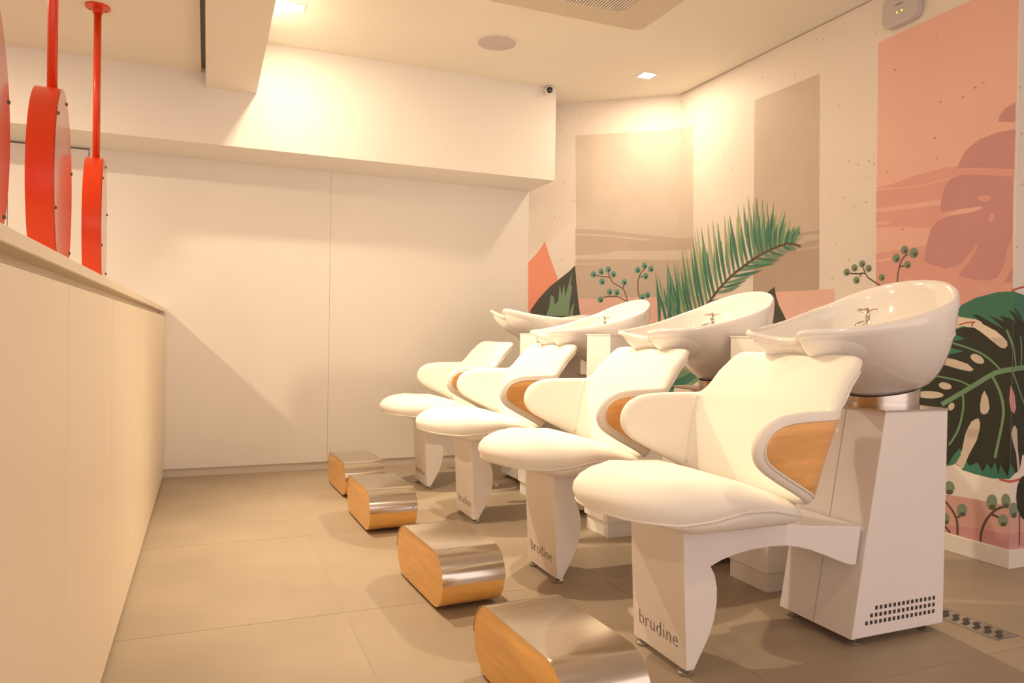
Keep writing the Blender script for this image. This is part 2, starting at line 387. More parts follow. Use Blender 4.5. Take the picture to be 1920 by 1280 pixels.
# ------------------------------------------------------------------ printed mural: outlines in wall metres (along the walls, height)
MURAL = [
('mural_panel','taupe',1,[(0.368,2.538),(0.787,2.534),(1.160,2.532),(1.322,2.524),(1.361,1.224),(0.404,1.208)]),
('mural_brush_band','taupe_dark',2,[(0.381,1.813),(0.533,1.804),(0.678,1.788),(0.881,1.758),(1.041,1.738),(1.191,1.716),(1.346,1.710),(1.349,1.625),(1.161,1.632),(1.043,1.630),(0.721,1.636),(0.619,1.618),(0.473,1.608),(0.385,1.610)]),
('mural_streak','taupe',3,('strip',0.012,[(0.382,1.771),(0.596,1.757),(0.801,1.732),(0.954,1.712)])),
('mural_brush_band','taupe_dark',2,[(0.385,1.581),(0.599,1.577),(0.845,1.569),(1.044,1.562),(1.196,1.558),(1.351,1.556),(1.361,1.224),(0.404,1.208)]),
('mural_streak','taupe',3,('strip',0.008,[(0.386,1.539),(0.591,1.540)])),
('mural_panel','blush',2,[(0.408,1.270),(0.604,1.274),(0.809,1.282),(1.049,1.286),(1.204,1.281),(1.483,1.284),(1.494,0.919),(0.414,0.897)]),
('mural_leaf','coral',4,[(0.002,1.557),(0.065,1.62),(0.104,1.669),(0.135,1.723),(0.156,1.668),(0.188,1.575),(0.247,1.424),(0.270,1.103),(0.008,1.100)]),
('mural_leaf','leaf_dark',5,[(0.384,1.531),(0.340,1.486),(0.264,1.428),(0.179,1.362),(0.093,1.27),(0.029,1.181),(0.009,1.058),(0.449,1.063),(0.422,1.195),(0.397,1.394)]),
('mural_brush_stroke','leaf_green',6,[(0.157,1.135),(0.181,1.207),(0.193,1.299),(0.219,1.286),(0.225,1.219),(0.254,1.261),(0.265,1.386),(0.279,1.290),(0.299,1.386),(0.309,1.286),(0.333,1.374),(0.361,1.486),(0.351,1.374),(0.363,1.369),(0.348,1.249),(0.338,1.137)]),
('mural_brush_stroke','leaf_green',6,[(0.342,1.137),(0.362,1.207),(0.383,1.245),(0.375,1.178),(0.372,1.137)]),
('mural_stem','stem',4,('strip',0.007,[(0.530,1.455),(0.593,1.442),(0.655,1.433),(0.685,1.392),(0.759,1.347),(0.785,1.290),(0.798,1.246)])),
('mural_stem','stem',4,('strip',0.007,[(0.642,1.482),(0.655,1.433)])),
('mural_stem','stem',4,('strip',0.007,[(0.769,1.388),(0.759,1.347)])),
('mural_stem','stem',4,('strip',0.007,[(0.588,1.266),(0.629,1.286),(0.674,1.290),(0.72,1.286),(0.761,1.266),(0.798,1.246)])),
('mural_berry','berry',5,[(0.552,1.454),(0.548,1.444),(0.540,1.436),(0.530,1.433),(0.521,1.436),(0.513,1.442),(0.508,1.452),(0.508,1.464),(0.513,1.474),(0.521,1.482),(0.530,1.485),(0.540,1.482),(0.548,1.476),(0.552,1.466)]),
('mural_berry_core','berry_core',6,[(0.546,1.452),(0.545,1.447),(0.542,1.443),(0.538,1.441),(0.534,1.441),(0.530,1.443),(0.527,1.447),(0.526,1.452),(0.527,1.457),(0.529,1.461),(0.533,1.463),(0.538,1.463),(0.542,1.461),(0.545,1.457)]),
('mural_berry','berry',5,[(0.610,1.474),(0.606,1.464),(0.598,1.456),(0.588,1.453),(0.579,1.456),(0.571,1.462),(0.567,1.472),(0.567,1.484),(0.571,1.494),(0.579,1.502),(0.588,1.504),(0.598,1.502),(0.606,1.496),(0.610,1.486)]),
('mural_berry_core','berry_core',6,[(0.604,1.472),(0.603,1.467),(0.600,1.463),(0.596,1.461),(0.592,1.461),(0.588,1.463),(0.585,1.467),(0.584,1.472),(0.585,1.477),(0.587,1.481),(0.591,1.483),(0.596,1.483),(0.600,1.481),(0.603,1.477)]),
('mural_berry','berry',5,[(0.666,1.490),(0.661,1.48),(0.654,1.472),(0.644,1.469),(0.634,1.471),(0.627,1.478),(0.622,1.488),(0.622,1.5),(0.627,1.510),(0.634,1.517),(0.644,1.520),(0.654,1.518),(0.661,1.511),(0.666,1.501)]),
('mural_berry_core','berry_core',6,[(0.659,1.487),(0.658,1.483),(0.656,1.479),(0.652,1.476),(0.647,1.476),(0.643,1.479),(0.640,1.483),(0.639,1.488),(0.640,1.493),(0.643,1.497),(0.647,1.499),(0.651,1.499),(0.655,1.496),(0.658,1.492)]),
('mural_berry','berry',5,[(0.705,1.453),(0.701,1.442),(0.693,1.435),(0.684,1.432),(0.674,1.434),(0.666,1.441),(0.662,1.451),(0.662,1.462),(0.666,1.473),(0.674,1.480),(0.684,1.483),(0.693,1.481),(0.701,1.474),(0.705,1.464)]),
('mural_berry_core','berry_core',6,[(0.699,1.450),(0.698,1.445),(0.695,1.441),(0.691,1.439),(0.687,1.439),(0.683,1.442),(0.680,1.446),(0.679,1.450),(0.680,1.455),(0.683,1.459),(0.687,1.461),(0.691,1.461),(0.695,1.459),(0.698,1.455)]),
('mural_berry','berry',5,[(0.620,1.396),(0.615,1.386),(0.608,1.378),(0.598,1.375),(0.588,1.378),(0.581,1.384),(0.576,1.394),(0.576,1.406),(0.581,1.416),(0.588,1.424),(0.598,1.426),(0.608,1.424),(0.615,1.418),(0.620,1.408)]),
('mural_berry_core','berry_core',6,[(0.614,1.394),(0.613,1.389),(0.610,1.385),(0.606,1.383),(0.601,1.383),(0.597,1.385),(0.594,1.389),(0.593,1.394),(0.594,1.399),(0.597,1.403),(0.601,1.405),(0.605,1.405),(0.61,1.403),(0.612,1.399)]),
('mural_berry','berry',5,[(0.790,1.391),(0.786,1.381),(0.778,1.373),(0.769,1.371),(0.759,1.373),(0.752,1.379),(0.747,1.389),(0.747,1.400),(0.752,1.411),(0.759,1.418),(0.769,1.421),(0.778,1.419),(0.786,1.412),(0.790,1.402)]),
('mural_berry_core','berry_core',6,[(0.784,1.389),(0.783,1.384),(0.780,1.380),(0.776,1.378),(0.772,1.378),(0.768,1.380),(0.765,1.384),(0.764,1.389),(0.765,1.394),(0.768,1.398),(0.772,1.400),(0.776,1.400),(0.780,1.397),(0.783,1.394)]),
('mural_berry','berry',5,[(0.679,1.318),(0.675,1.308),(0.667,1.301),(0.657,1.298),(0.648,1.3),(0.640,1.306),(0.636,1.316),(0.636,1.328),(0.640,1.338),(0.648,1.345),(0.657,1.348),(0.667,1.346),(0.675,1.340),(0.679,1.330)]),
('mural_berry_core','berry_core',6,[(0.673,1.316),(0.672,1.311),(0.669,1.307),(0.665,1.305),(0.661,1.305),(0.657,1.307),(0.654,1.311),(0.653,1.316),(0.654,1.321),(0.656,1.325),(0.660,1.327),(0.665,1.327),(0.669,1.325),(0.672,1.321)]),
('mural_berry','berry',5,[(0.734,1.314),(0.730,1.304),(0.722,1.296),(0.713,1.293),(0.703,1.295),(0.696,1.302),(0.691,1.312),(0.691,1.323),(0.696,1.334),(0.703,1.341),(0.713,1.344),(0.722,1.342),(0.730,1.335),(0.734,1.325)]),
('mural_berry_core','berry_core',6,[(0.728,1.312),(0.727,1.307),(0.725,1.303),(0.721,1.301),(0.716,1.301),(0.712,1.303),(0.709,1.307),(0.708,1.312),(0.709,1.317),(0.712,1.321),(0.716,1.323),(0.720,1.323),(0.724,1.320),(0.727,1.317)]),
('mural_berry','berry',5,[(0.610,1.259),(0.605,1.249),(0.598,1.241),(0.588,1.238),(0.578,1.240),(0.571,1.247),(0.566,1.257),(0.566,1.268),(0.571,1.279),(0.578,1.286),(0.588,1.289),(0.598,1.287),(0.605,1.280),(0.610,1.270)]),
('mural_berry_core','berry_core',6,[(0.604,1.256),(0.603,1.252),(0.600,1.248),(0.596,1.245),(0.591,1.245),(0.587,1.248),(0.584,1.252),(0.583,1.256),(0.584,1.261),(0.587,1.265),(0.591,1.268),(0.596,1.268),(0.6,1.265),(0.602,1.261)]),
('mural_stem','stem',4,('strip',0.007,[(0.926,1.499),(0.899,1.472),(0.879,1.431),(0.872,1.383),(0.877,1.318),(0.890,1.270)])),
('mural_stem','stem',4,('strip',0.007,[(0.883,1.435),(0.915,1.439)])),
('mural_berry','berry',5,[(0.889,1.483),(0.885,1.473),(0.878,1.466),(0.868,1.463),(0.859,1.465),(0.851,1.472),(0.847,1.482),(0.847,1.493),(0.851,1.503),(0.859,1.510),(0.868,1.513),(0.878,1.511),(0.885,1.504),(0.889,1.494)]),
('mural_berry_core','berry_core',6,[(0.883,1.481),(0.882,1.476),(0.880,1.472),(0.876,1.470),(0.871,1.470),(0.867,1.472),(0.865,1.476),(0.864,1.481),(0.865,1.486),(0.867,1.490),(0.871,1.492),(0.875,1.492),(0.879,1.490),(0.882,1.486)]),
('mural_berry','berry',5,[(0.941,1.515),(0.937,1.505),(0.929,1.497),(0.920,1.495),(0.910,1.497),(0.903,1.503),(0.899,1.513),(0.899,1.524),(0.903,1.535),(0.910,1.542),(0.920,1.545),(0.929,1.543),(0.937,1.536),(0.941,1.526)]),
('mural_berry_core','berry_core',6,[(0.935,1.512),(0.934,1.508),(0.931,1.504),(0.927,1.502),(0.923,1.502),(0.919,1.504),(0.916,1.508),(0.915,1.513),(0.916,1.518),(0.919,1.521),(0.923,1.524),(0.927,1.523),(0.931,1.521),(0.934,1.517)]),
('mural_berry','berry',5,[(0.989,1.490),(0.985,1.480),(0.977,1.473),(0.968,1.470),(0.959,1.472),(0.951,1.479),(0.947,1.489),(0.947,1.500),(0.951,1.510),(0.959,1.517),(0.968,1.520),(0.977,1.518),(0.985,1.511),(0.989,1.501)]),
('mural_berry_core','berry_core',6,[(0.983,1.488),(0.982,1.483),(0.98,1.479),(0.976,1.477),(0.971,1.477),(0.967,1.479),(0.965,1.483),(0.964,1.488),(0.965,1.493),(0.967,1.497),(0.971,1.499),(0.975,1.499),(0.979,1.497),(0.982,1.493)]),
('mural_berry','berry',5,[(0.950,1.436),(0.946,1.426),(0.939,1.419),(0.929,1.416),(0.920,1.418),(0.912,1.425),(0.908,1.435),(0.908,1.446),(0.912,1.456),(0.920,1.463),(0.929,1.466),(0.939,1.464),(0.946,1.457),(0.950,1.448)]),
('mural_berry_core','berry_core',6,[(0.944,1.434),(0.943,1.429),(0.941,1.425),(0.937,1.423),(0.932,1.423),(0.929,1.425),(0.926,1.429),(0.925,1.434),(0.926,1.439),(0.928,1.443),(0.932,1.445),(0.936,1.445),(0.940,1.443),(0.943,1.439)]),
('mural_berry','berry',5,[(0.927,1.278),(0.923,1.267),(0.915,1.260),(0.906,1.257),(0.897,1.259),(0.889,1.265),(0.885,1.275),(0.885,1.287),(0.889,1.297),(0.897,1.304),(0.906,1.307),(0.915,1.305),(0.923,1.299),(0.927,1.289)]),
('mural_berry_core','berry_core',6,[(0.921,1.275),(0.920,1.270),(0.918,1.266),(0.914,1.264),(0.909,1.264),(0.905,1.266),(0.903,1.270),(0.902,1.275),(0.902,1.280),(0.905,1.284),(0.909,1.286),(0.913,1.286),(0.917,1.284),(0.920,1.280)]),
('mural_berry','berry',5,[(0.967,1.294),(0.963,1.283),(0.955,1.276),(0.946,1.273),(0.936,1.275),(0.929,1.282),(0.925,1.291),(0.925,1.303),(0.929,1.313),(0.936,1.320),(0.946,1.323),(0.955,1.321),(0.963,1.315),(0.967,1.305)]),
('mural_berry_core','berry_core',6,[(0.961,1.291),(0.960,1.286),(0.957,1.282),(0.953,1.280),(0.949,1.280),(0.945,1.282),(0.942,1.286),(0.941,1.291),(0.942,1.296),(0.945,1.300),(0.949,1.302),(0.953,1.302),(0.957,1.300),(0.960,1.296)]),
('palm_leaflet','palm_mid',7,[(1.143,1.089),(1.126,1.143),(1.102,1.214),(1.079,1.286),(1.052,1.357),(1.033,1.411),(1.022,1.448),(1.029,1.410),(1.040,1.354),(1.056,1.279),(1.081,1.207),(1.110,1.136),(1.135,1.085)]),
('palm_leaflet','palm_pale',7,[(1.162,1.090),(1.141,1.144),(1.115,1.216),(1.090,1.289),(1.062,1.360),(1.044,1.416),(1.033,1.454),(1.038,1.415),(1.048,1.357),(1.063,1.280),(1.090,1.207),(1.123,1.136),(1.152,1.085)]),
('palm_leaflet','palm_pale',7,[(1.198,1.090),(1.170,1.152),(1.149,1.234),(1.128,1.316),(1.103,1.397),(1.088,1.459),(1.078,1.501),(1.083,1.458),(1.091,1.395),(1.104,1.310),(1.126,1.227),(1.154,1.146),(1.182,1.087)]),
('palm_leaflet','palm_mid',7,[(1.247,1.092),(1.218,1.161),(1.178,1.253),(1.150,1.344),(1.119,1.434),(1.099,1.502),(1.086,1.548),(1.093,1.501),(1.106,1.431),(1.122,1.337),(1.148,1.246),(1.185,1.155),(1.229,1.089)]),
('palm_leaflet','palm_pale',7,[(1.289,1.098),(1.260,1.163),(1.223,1.251),(1.188,1.34),(1.157,1.428),(1.142,1.495),(1.134,1.540),(1.138,1.494),(1.145,1.426),(1.157,1.336),(1.185,1.246),(1.233,1.159),(1.275,1.095)]),
('palm_leaflet','palm_pale',7,[(1.334,1.106),(1.304,1.177),(1.264,1.272),(1.225,1.368),(1.178,1.465),(1.158,1.538),(1.147,1.586),(1.152,1.537),(1.161,1.463),(1.177,1.364),(1.220,1.267),(1.272,1.172),(1.316,1.103)]),
('palm_leaflet','palm_mid',7,[(1.377,1.116),(1.353,1.195),(1.322,1.300),(1.291,1.407),(1.252,1.515),(1.228,1.597),(1.214,1.652),(1.219,1.597),(1.230,1.515),(1.246,1.406),(1.28,1.298),(1.322,1.192),(1.360,1.114)]),
('palm_leaflet','palm_pale',7,[(1.417,1.131),(1.392,1.211),(1.359,1.319),(1.326,1.428),(1.287,1.538),(1.261,1.621),(1.246,1.677),(1.254,1.622),(1.268,1.538),(1.288,1.427),(1.324,1.317),(1.366,1.209),(1.403,1.130)]),
('palm_leaflet','palm_pale',7,[(1.456,1.153),(1.435,1.228),(1.407,1.328),(1.380,1.430),(1.346,1.532),(1.325,1.61),(1.313,1.662),(1.317,1.610),(1.326,1.532),(1.340,1.429),(1.370,1.326),(1.408,1.226),(1.442,1.152)]),
('palm_leaflet','palm_mid',7,[(1.493,1.182),(1.470,1.260),(1.441,1.364),(1.413,1.469),(1.378,1.576),(1.358,1.657),(1.346,1.711),(1.349,1.657),(1.356,1.577),(1.367,1.469),(1.398,1.362),(1.439,1.257),(1.477,1.180)]),
('palm_leaflet','palm_pale',7,[(1.528,1.214),(1.503,1.293),(1.471,1.399),(1.439,1.506),(1.400,1.615),(1.376,1.697),(1.361,1.752),(1.368,1.697),(1.380,1.615),(1.399,1.505),(1.433,1.397),(1.476,1.290),(1.513,1.212)]),
('palm_leaflet','palm_pale',7,[(1.564,1.245),(1.535,1.324),(1.498,1.430),(1.464,1.537),(1.424,1.646),(1.400,1.728),(1.385,1.784),(1.393,1.729),(1.407,1.646),(1.428,1.536),(1.465,1.428),(1.511,1.321),(1.551,1.243)]),
('palm_leaflet','palm_mid',7,[(1.604,1.275),(1.581,1.349),(1.550,1.448),(1.517,1.548),(1.477,1.649),(1.45,1.726),(1.432,1.778),(1.442,1.727),(1.457,1.65),(1.478,1.547),(1.512,1.446),(1.554,1.347),(1.589,1.274)]),
('palm_leaflet','palm_pale',7,[(1.644,1.306),(1.621,1.379),(1.592,1.476),(1.566,1.574),(1.537,1.673),(1.520,1.748),(1.511,1.799),(1.513,1.749),(1.519,1.674),(1.530,1.574),(1.559,1.475),(1.596,1.377),(1.630,1.305)]),
('palm_leaflet','palm_pale',7,[(1.685,1.336),(1.667,1.406),(1.644,1.500),(1.621,1.594),(1.593,1.690),(1.576,1.762),(1.567,1.811),(1.569,1.763),(1.575,1.691),(1.585,1.595),(1.610,1.499),(1.642,1.404),(1.672,1.335)]),
('palm_leaflet','palm_mid',7,[(1.728,1.363),(1.713,1.425),(1.694,1.508),(1.674,1.592),(1.646,1.677),(1.629,1.741),(1.618,1.784),(1.621,1.741),(1.627,1.678),(1.635,1.593),(1.658,1.508),(1.687,1.424),(1.713,1.362)]),
('palm_leaflet','palm_pale',7,[(1.770,1.388),(1.761,1.452),(1.748,1.538),(1.733,1.624),(1.711,1.711),(1.697,1.777),(1.689,1.821),(1.691,1.778),(1.694,1.713),(1.699,1.626),(1.715,1.539),(1.737,1.452),(1.757,1.387)]),
('palm_leaflet','palm_pale',7,[(1.813,1.411),(1.803,1.468),(1.788,1.544),(1.772,1.621),(1.75,1.698),(1.736,1.756),(1.727,1.795),(1.729,1.757),(1.732,1.699),(1.737,1.622),(1.755,1.544),(1.779,1.468),(1.800,1.411)]),
('palm_leaflet','palm_mid',7,[(1.857,1.433),(1.844,1.489),(1.826,1.565),(1.805,1.641),(1.776,1.717),(1.757,1.776),(1.745,1.815),(1.749,1.776),(1.758,1.718),(1.768,1.641),(1.790,1.564),(1.818,1.488),(1.843,1.432)]),
('palm_leaflet','palm_pale',7,[(1.9,1.453),(1.887,1.504),(1.872,1.572),(1.858,1.640),(1.837,1.709),(1.826,1.762),(1.820,1.797),(1.818,1.763),(1.817,1.711),(1.818,1.642),(1.835,1.572),(1.860,1.502),(1.885,1.451)]),
('palm_leaflet','palm_pale',7,[(1.942,1.471),(1.923,1.529),(1.899,1.607),(1.876,1.686),(1.849,1.766),(1.833,1.826),(1.824,1.867),(1.826,1.827),(1.830,1.767),(1.839,1.687),(1.864,1.606),(1.898,1.527),(1.928,1.469)]),
('palm_leaflet','palm_mid',7,[(1.984,1.487),(1.97,1.541),(1.951,1.614),(1.932,1.687),(1.908,1.761),(1.893,1.817),(1.885,1.855),(1.886,1.818),(1.889,1.762),(1.895,1.688),(1.916,1.613),(1.944,1.540),(1.970,1.485)]),
('palm_leaflet','palm_pale',7,[(2.020,1.500),(2.006,1.561),(1.987,1.643),(1.969,1.725),(1.945,1.809),(1.931,1.872),(1.922,1.914),(1.925,1.872),(1.930,1.810),(1.939,1.727),(1.959,1.643),(1.985,1.561),(2.009,1.499)]),
('palm_leaflet','palm_pale',7,[(2.051,1.511),(2.040,1.564),(2.026,1.634),(2.011,1.705),(1.991,1.777),(1.979,1.831),(1.972,1.867),(1.974,1.832),(1.977,1.778),(1.982,1.707),(1.998,1.635),(2.020,1.563),(2.040,1.510)]),
('palm_leaflet','palm_mid',7,[(2.077,1.519),(2.065,1.575),(2.050,1.650),(2.036,1.725),(2.018,1.801),(2.009,1.858),(2.004,1.897),(2.003,1.859),(2.003,1.803),(2.005,1.727),(2.020,1.651),(2.043,1.575),(2.065,1.518)]),
('palm_leaflet','palm_pale',7,[(2.101,1.525),(2.092,1.578),(2.083,1.648),(2.075,1.718),(2.064,1.788),(2.061,1.841),(2.060,1.877),(2.055,1.843),(2.049,1.791),(2.043,1.721),(2.053,1.650),(2.070,1.578),(2.089,1.525)]),
('palm_leaflet','palm_pale',7,[(2.125,1.530),(2.124,1.579),(2.122,1.644),(2.119,1.709),(2.109,1.776),(2.104,1.825),(2.101,1.858),(2.098,1.826),(2.095,1.778),(2.089,1.713),(2.094,1.647),(2.104,1.581),(2.114,1.531)]),
('palm_leaflet','palm_mid',7,[(2.151,1.535),(2.156,1.579),(2.161,1.638),(2.165,1.697),(2.162,1.757),(2.162,1.802),(2.162,1.832),(2.156,1.803),(2.146,1.760),(2.134,1.702),(2.131,1.642),(2.134,1.582),(2.139,1.536)]),
('palm_leaflet','palm_pale',7,[(2.176,1.538),(2.181,1.573),(2.186,1.619),(2.190,1.664),(2.188,1.712),(2.188,1.747),(2.19,1.770),(2.182,1.748),(2.173,1.715),(2.159,1.670),(2.156,1.623),(2.159,1.576),(2.164,1.539)]),
('palm_leaflet','palm_pale',7,[(2.201,1.541),(2.206,1.578),(2.213,1.626),(2.223,1.672),(2.229,1.720),(2.239,1.755),(2.247,1.778),(2.233,1.757),(2.215,1.725),(2.193,1.680),(2.184,1.632),(2.184,1.581),(2.189,1.542)]),
('palm_leaflet','palm_mid',7,[(2.226,1.544),(2.234,1.576),(2.244,1.619),(2.253,1.661),(2.255,1.705),(2.259,1.738),(2.262,1.76),(2.253,1.74),(2.240,1.709),(2.223,1.668),(2.216,1.625),(2.213,1.580),(2.214,1.546)]),
('palm_leaflet','palm_pale',7,[(2.252,1.548),(2.257,1.573),(2.264,1.606),(2.273,1.638),(2.278,1.671),(2.286,1.695),(2.293,1.711),(2.281,1.697),(2.264,1.676),(2.244,1.646),(2.236,1.612),(2.235,1.576),(2.240,1.549)]),
('palm_leaflet','palm_pale',7,[(2.277,1.550),(2.283,1.576),(2.292,1.609),(2.300,1.643),(2.303,1.678),(2.308,1.703),(2.312,1.720),(2.303,1.705),(2.290,1.682),(2.273,1.650),(2.266,1.615),(2.264,1.58),(2.266,1.552)]),
('palm_leaflet','palm_mid',7,[(2.298,1.552),(2.307,1.569),(2.317,1.591),(2.327,1.613),(2.332,1.637),(2.337,1.654),(2.342,1.666),(2.333,1.657),(2.320,1.642),(2.302,1.622),(2.293,1.599),(2.289,1.574),(2.288,1.555)]),
('palm_leaflet','palm_pale',7,[(2.316,1.553),(2.324,1.571),(2.336,1.593),(2.349,1.613),(2.360,1.635),(2.372,1.650),(2.382,1.660),(2.368,1.653),(2.349,1.642),(2.324,1.626),(2.310,1.602),(2.304,1.576),(2.305,1.555)]),
('palm_leaflet','palm_pale',7,[(2.331,1.552),(2.340,1.566),(2.352,1.584),(2.364,1.6),(2.373,1.618),(2.384,1.631),(2.393,1.639),(2.380,1.635),(2.362,1.627),(2.338,1.614),(2.325,1.595),(2.318,1.573),(2.318,1.555)]),
('palm_leaflet','palm_mid',7,[(2.341,1.551),(2.351,1.567),(2.362,1.586),(2.372,1.606),(2.376,1.629),(2.381,1.645),(2.386,1.656),(2.376,1.648),(2.361,1.635),(2.342,1.618),(2.333,1.596),(2.329,1.573),(2.329,1.554)]),
('palm_leaflet','palm_pale',7,[(2.348,1.550),(2.359,1.558),(2.371,1.567),(2.383,1.576),(2.391,1.589),(2.399,1.597),(2.406,1.603),(2.396,1.601),(2.381,1.598),(2.360,1.593),(2.347,1.581),(2.339,1.567),(2.337,1.555)]),
('palm_leaflet','palm_dark',8,[(1.150,1.089),(1.136,1.131),(1.118,1.187),(1.102,1.244),(1.083,1.300),(1.071,1.343),(1.064,1.372),(1.067,1.342),(1.072,1.298),(1.081,1.238),(1.099,1.181),(1.122,1.126),(1.143,1.086)]),
('palm_leaflet','palm_mid',8,[(1.173,1.089),(1.161,1.134),(1.146,1.193),(1.131,1.251),(1.110,1.309),(1.098,1.353),(1.089,1.383),(1.093,1.352),(1.099,1.306),(1.107,1.245),(1.124,1.186),(1.145,1.129),(1.163,1.086)]),
('palm_leaflet','palm_dark',8,[(1.218,1.091),(1.188,1.144),(1.158,1.214),(1.137,1.285),(1.113,1.355),(1.097,1.408),(1.089,1.445),(1.093,1.408),(1.101,1.352),(1.114,1.278),(1.136,1.207),(1.165,1.138),(1.204,1.087)]),
('palm_leaflet','palm_dark',8,[(1.262,1.094),(1.233,1.145),(1.196,1.215),(1.165,1.285),(1.144,1.355),(1.130,1.408),(1.123,1.444),(1.127,1.407),(1.135,1.353),(1.148,1.281),(1.169,1.211),(1.212,1.141),(1.251,1.091)]),
('palm_leaflet','palm_mid',8,[(1.304,1.100),(1.283,1.161),(1.254,1.242),(1.225,1.324),(1.188,1.406),(1.166,1.468),(1.157,1.509),(1.163,1.468),(1.173,1.405),(1.194,1.321),(1.225,1.239),(1.262,1.158),(1.293,1.098)]),
('palm_leaflet','palm_dark',8,[(1.348,1.109),(1.327,1.166),(1.299,1.241),(1.273,1.318),(1.240,1.395),(1.221,1.454),(1.209,1.493),(1.213,1.454),(1.221,1.394),(1.234,1.316),(1.262,1.238),(1.300,1.162),(1.333,1.107)]),
('palm_leaflet','palm_dark',8,[(1.388,1.121),(1.364,1.171),(1.335,1.238),(1.308,1.306),(1.279,1.375),(1.262,1.428),(1.252,1.463),(1.256,1.428),(1.265,1.374),(1.28,1.304),(1.308,1.235),(1.345,1.168),(1.377,1.119)]),
('palm_leaflet','palm_mid',8,[(1.429,1.137),(1.405,1.202),(1.374,1.290),(1.344,1.378),(1.309,1.467),(1.287,1.535),(1.274,1.581),(1.280,1.535),(1.291,1.467),(1.307,1.376),(1.339,1.287),(1.380,1.199),(1.416,1.135)]),
('palm_leaflet','palm_dark',8,[(1.465,1.161),(1.442,1.226),(1.414,1.314),(1.389,1.403),(1.360,1.493),(1.343,1.562),(1.333,1.607),(1.337,1.562),(1.345,1.494),(1.359,1.403),(1.386,1.313),(1.422,1.224),(1.454,1.159)]),
('palm_leaflet','palm_dark',8,[(1.501,1.190),(1.479,1.251),(1.451,1.334),(1.426,1.417),(1.395,1.502),(1.377,1.566),(1.366,1.609),(1.370,1.566),(1.377,1.502),(1.390,1.416),(1.418,1.332),(1.455,1.249),(1.487,1.188)]),
('palm_leaflet','palm_mid',8,[(1.534,1.221),(1.518,1.278),(1.498,1.354),(1.476,1.431),(1.448,1.509),(1.430,1.568),(1.418,1.607),(1.425,1.568),(1.435,1.509),(1.449,1.431),(1.472,1.353),(1.500,1.276),(1.523,1.220)]),
('palm_leaflet','palm_dark',8,[(1.571,1.251),(1.552,1.31),(1.527,1.388),(1.504,1.467),(1.477,1.547),(1.461,1.607),(1.452,1.648),(1.455,1.607),(1.461,1.547),(1.471,1.466),(1.496,1.386),(1.529,1.307),(1.559,1.249)]),
('palm_leaflet','palm_dark',8,[(1.609,1.281),(1.593,1.328),(1.573,1.392),(1.555,1.456),(1.532,1.521),(1.520,1.570),(1.513,1.603),(1.513,1.570),(1.517,1.521),(1.523,1.456),(1.544,1.390),(1.572,1.326),(1.598,1.279)]),
('palm_leaflet','palm_mid',8,[(1.648,1.310),(1.636,1.353),(1.622,1.411),(1.611,1.468),(1.596,1.526),(1.590,1.570),(1.587,1.599),(1.585,1.571),(1.583,1.527),(1.584,1.469),(1.597,1.410),(1.618,1.352),(1.638,1.309)]),
('palm_leaflet','palm_dark',8,[(1.689,1.339),(1.674,1.39),(1.656,1.457),(1.640,1.525),(1.620,1.593),(1.609,1.645),(1.604,1.679),(1.604,1.645),(1.606,1.594),(1.611,1.525),(1.629,1.456),(1.654,1.388),(1.678,1.338)]),
('palm_leaflet','palm_dark',8,[(1.729,1.365),(1.716,1.408),(1.701,1.466),(1.688,1.523),(1.673,1.581),(1.667,1.625),(1.664,1.654),(1.661,1.625),(1.660,1.582),(1.662,1.523),(1.676,1.465),(1.698,1.407),(1.719,1.364)]),
('palm_leaflet','palm_mid',8,[(1.772,1.390),(1.761,1.429),(1.749,1.480),(1.738,1.532),(1.725,1.584),(1.719,1.624),(1.716,1.651),(1.713,1.625),(1.710,1.586),(1.709,1.533),(1.721,1.480),(1.741,1.427),(1.761,1.388)]),
('palm_leaflet','palm_dark',8,[(1.813,1.412),(1.803,1.454),(1.791,1.510),(1.781,1.566),(1.768,1.622),(1.762,1.665),(1.760,1.693),(1.758,1.665),(1.756,1.623),(1.756,1.567),(1.767,1.510),(1.786,1.453),(1.804,1.411)]),
('palm_leaflet','palm_dark',8,[(1.856,1.433),(1.844,1.480),(1.828,1.544),(1.812,1.607),(1.789,1.671),(1.775,1.719),(1.766,1.752),(1.768,1.720),(1.773,1.672),(1.780,1.607),(1.799,1.543),(1.823,1.479),(1.844,1.432)]),
('palm_leaflet','palm_mid',8,[(1.898,1.452),(1.892,1.492),(1.883,1.544),(1.873,1.597),(1.857,1.651),(1.847,1.691),(1.842,1.718),(1.841,1.692),(1.841,1.652),(1.842,1.599),(1.853,1.545),(1.870,1.491),(1.886,1.451)]),
('palm_leaflet','palm_dark',8,[(1.938,1.470),(1.927,1.507),(1.913,1.557),(1.899,1.606),(1.881,1.656),(1.871,1.694),(1.865,1.720),(1.866,1.695),(1.869,1.657),(1.873,1.606),(1.889,1.556),(1.91,1.506),(1.929,1.469)]),
('palm_leaflet','palm_dark',8,[(1.979,1.485),(1.969,1.529),(1.957,1.587),(1.947,1.645),(1.934,1.704),(1.928,1.748),(1.926,1.777),(1.924,1.748),(1.923,1.705),(1.924,1.646),(1.936,1.587),(1.953,1.528),(1.970,1.485)]),
('palm_leaflet','palm_mid',8,[(2.017,1.499),(2.008,1.539),(1.998,1.593),(1.987,1.647),(1.971,1.702),(1.963,1.743),(1.958,1.771),(1.957,1.744),(1.957,1.703),(1.958,1.649),(1.970,1.594),(1.989,1.539),(2.006,1.498)]),
('palm_leaflet','palm_dark',8,[(2.048,1.51),(2.039,1.552),(2.027,1.608),(2.015,1.665),(1.996,1.722),(1.985,1.765),(1.978,1.794),(1.979,1.765),(1.982,1.723),(1.985,1.666),(1.999,1.608),(2.019,1.551),(2.037,1.509)]),
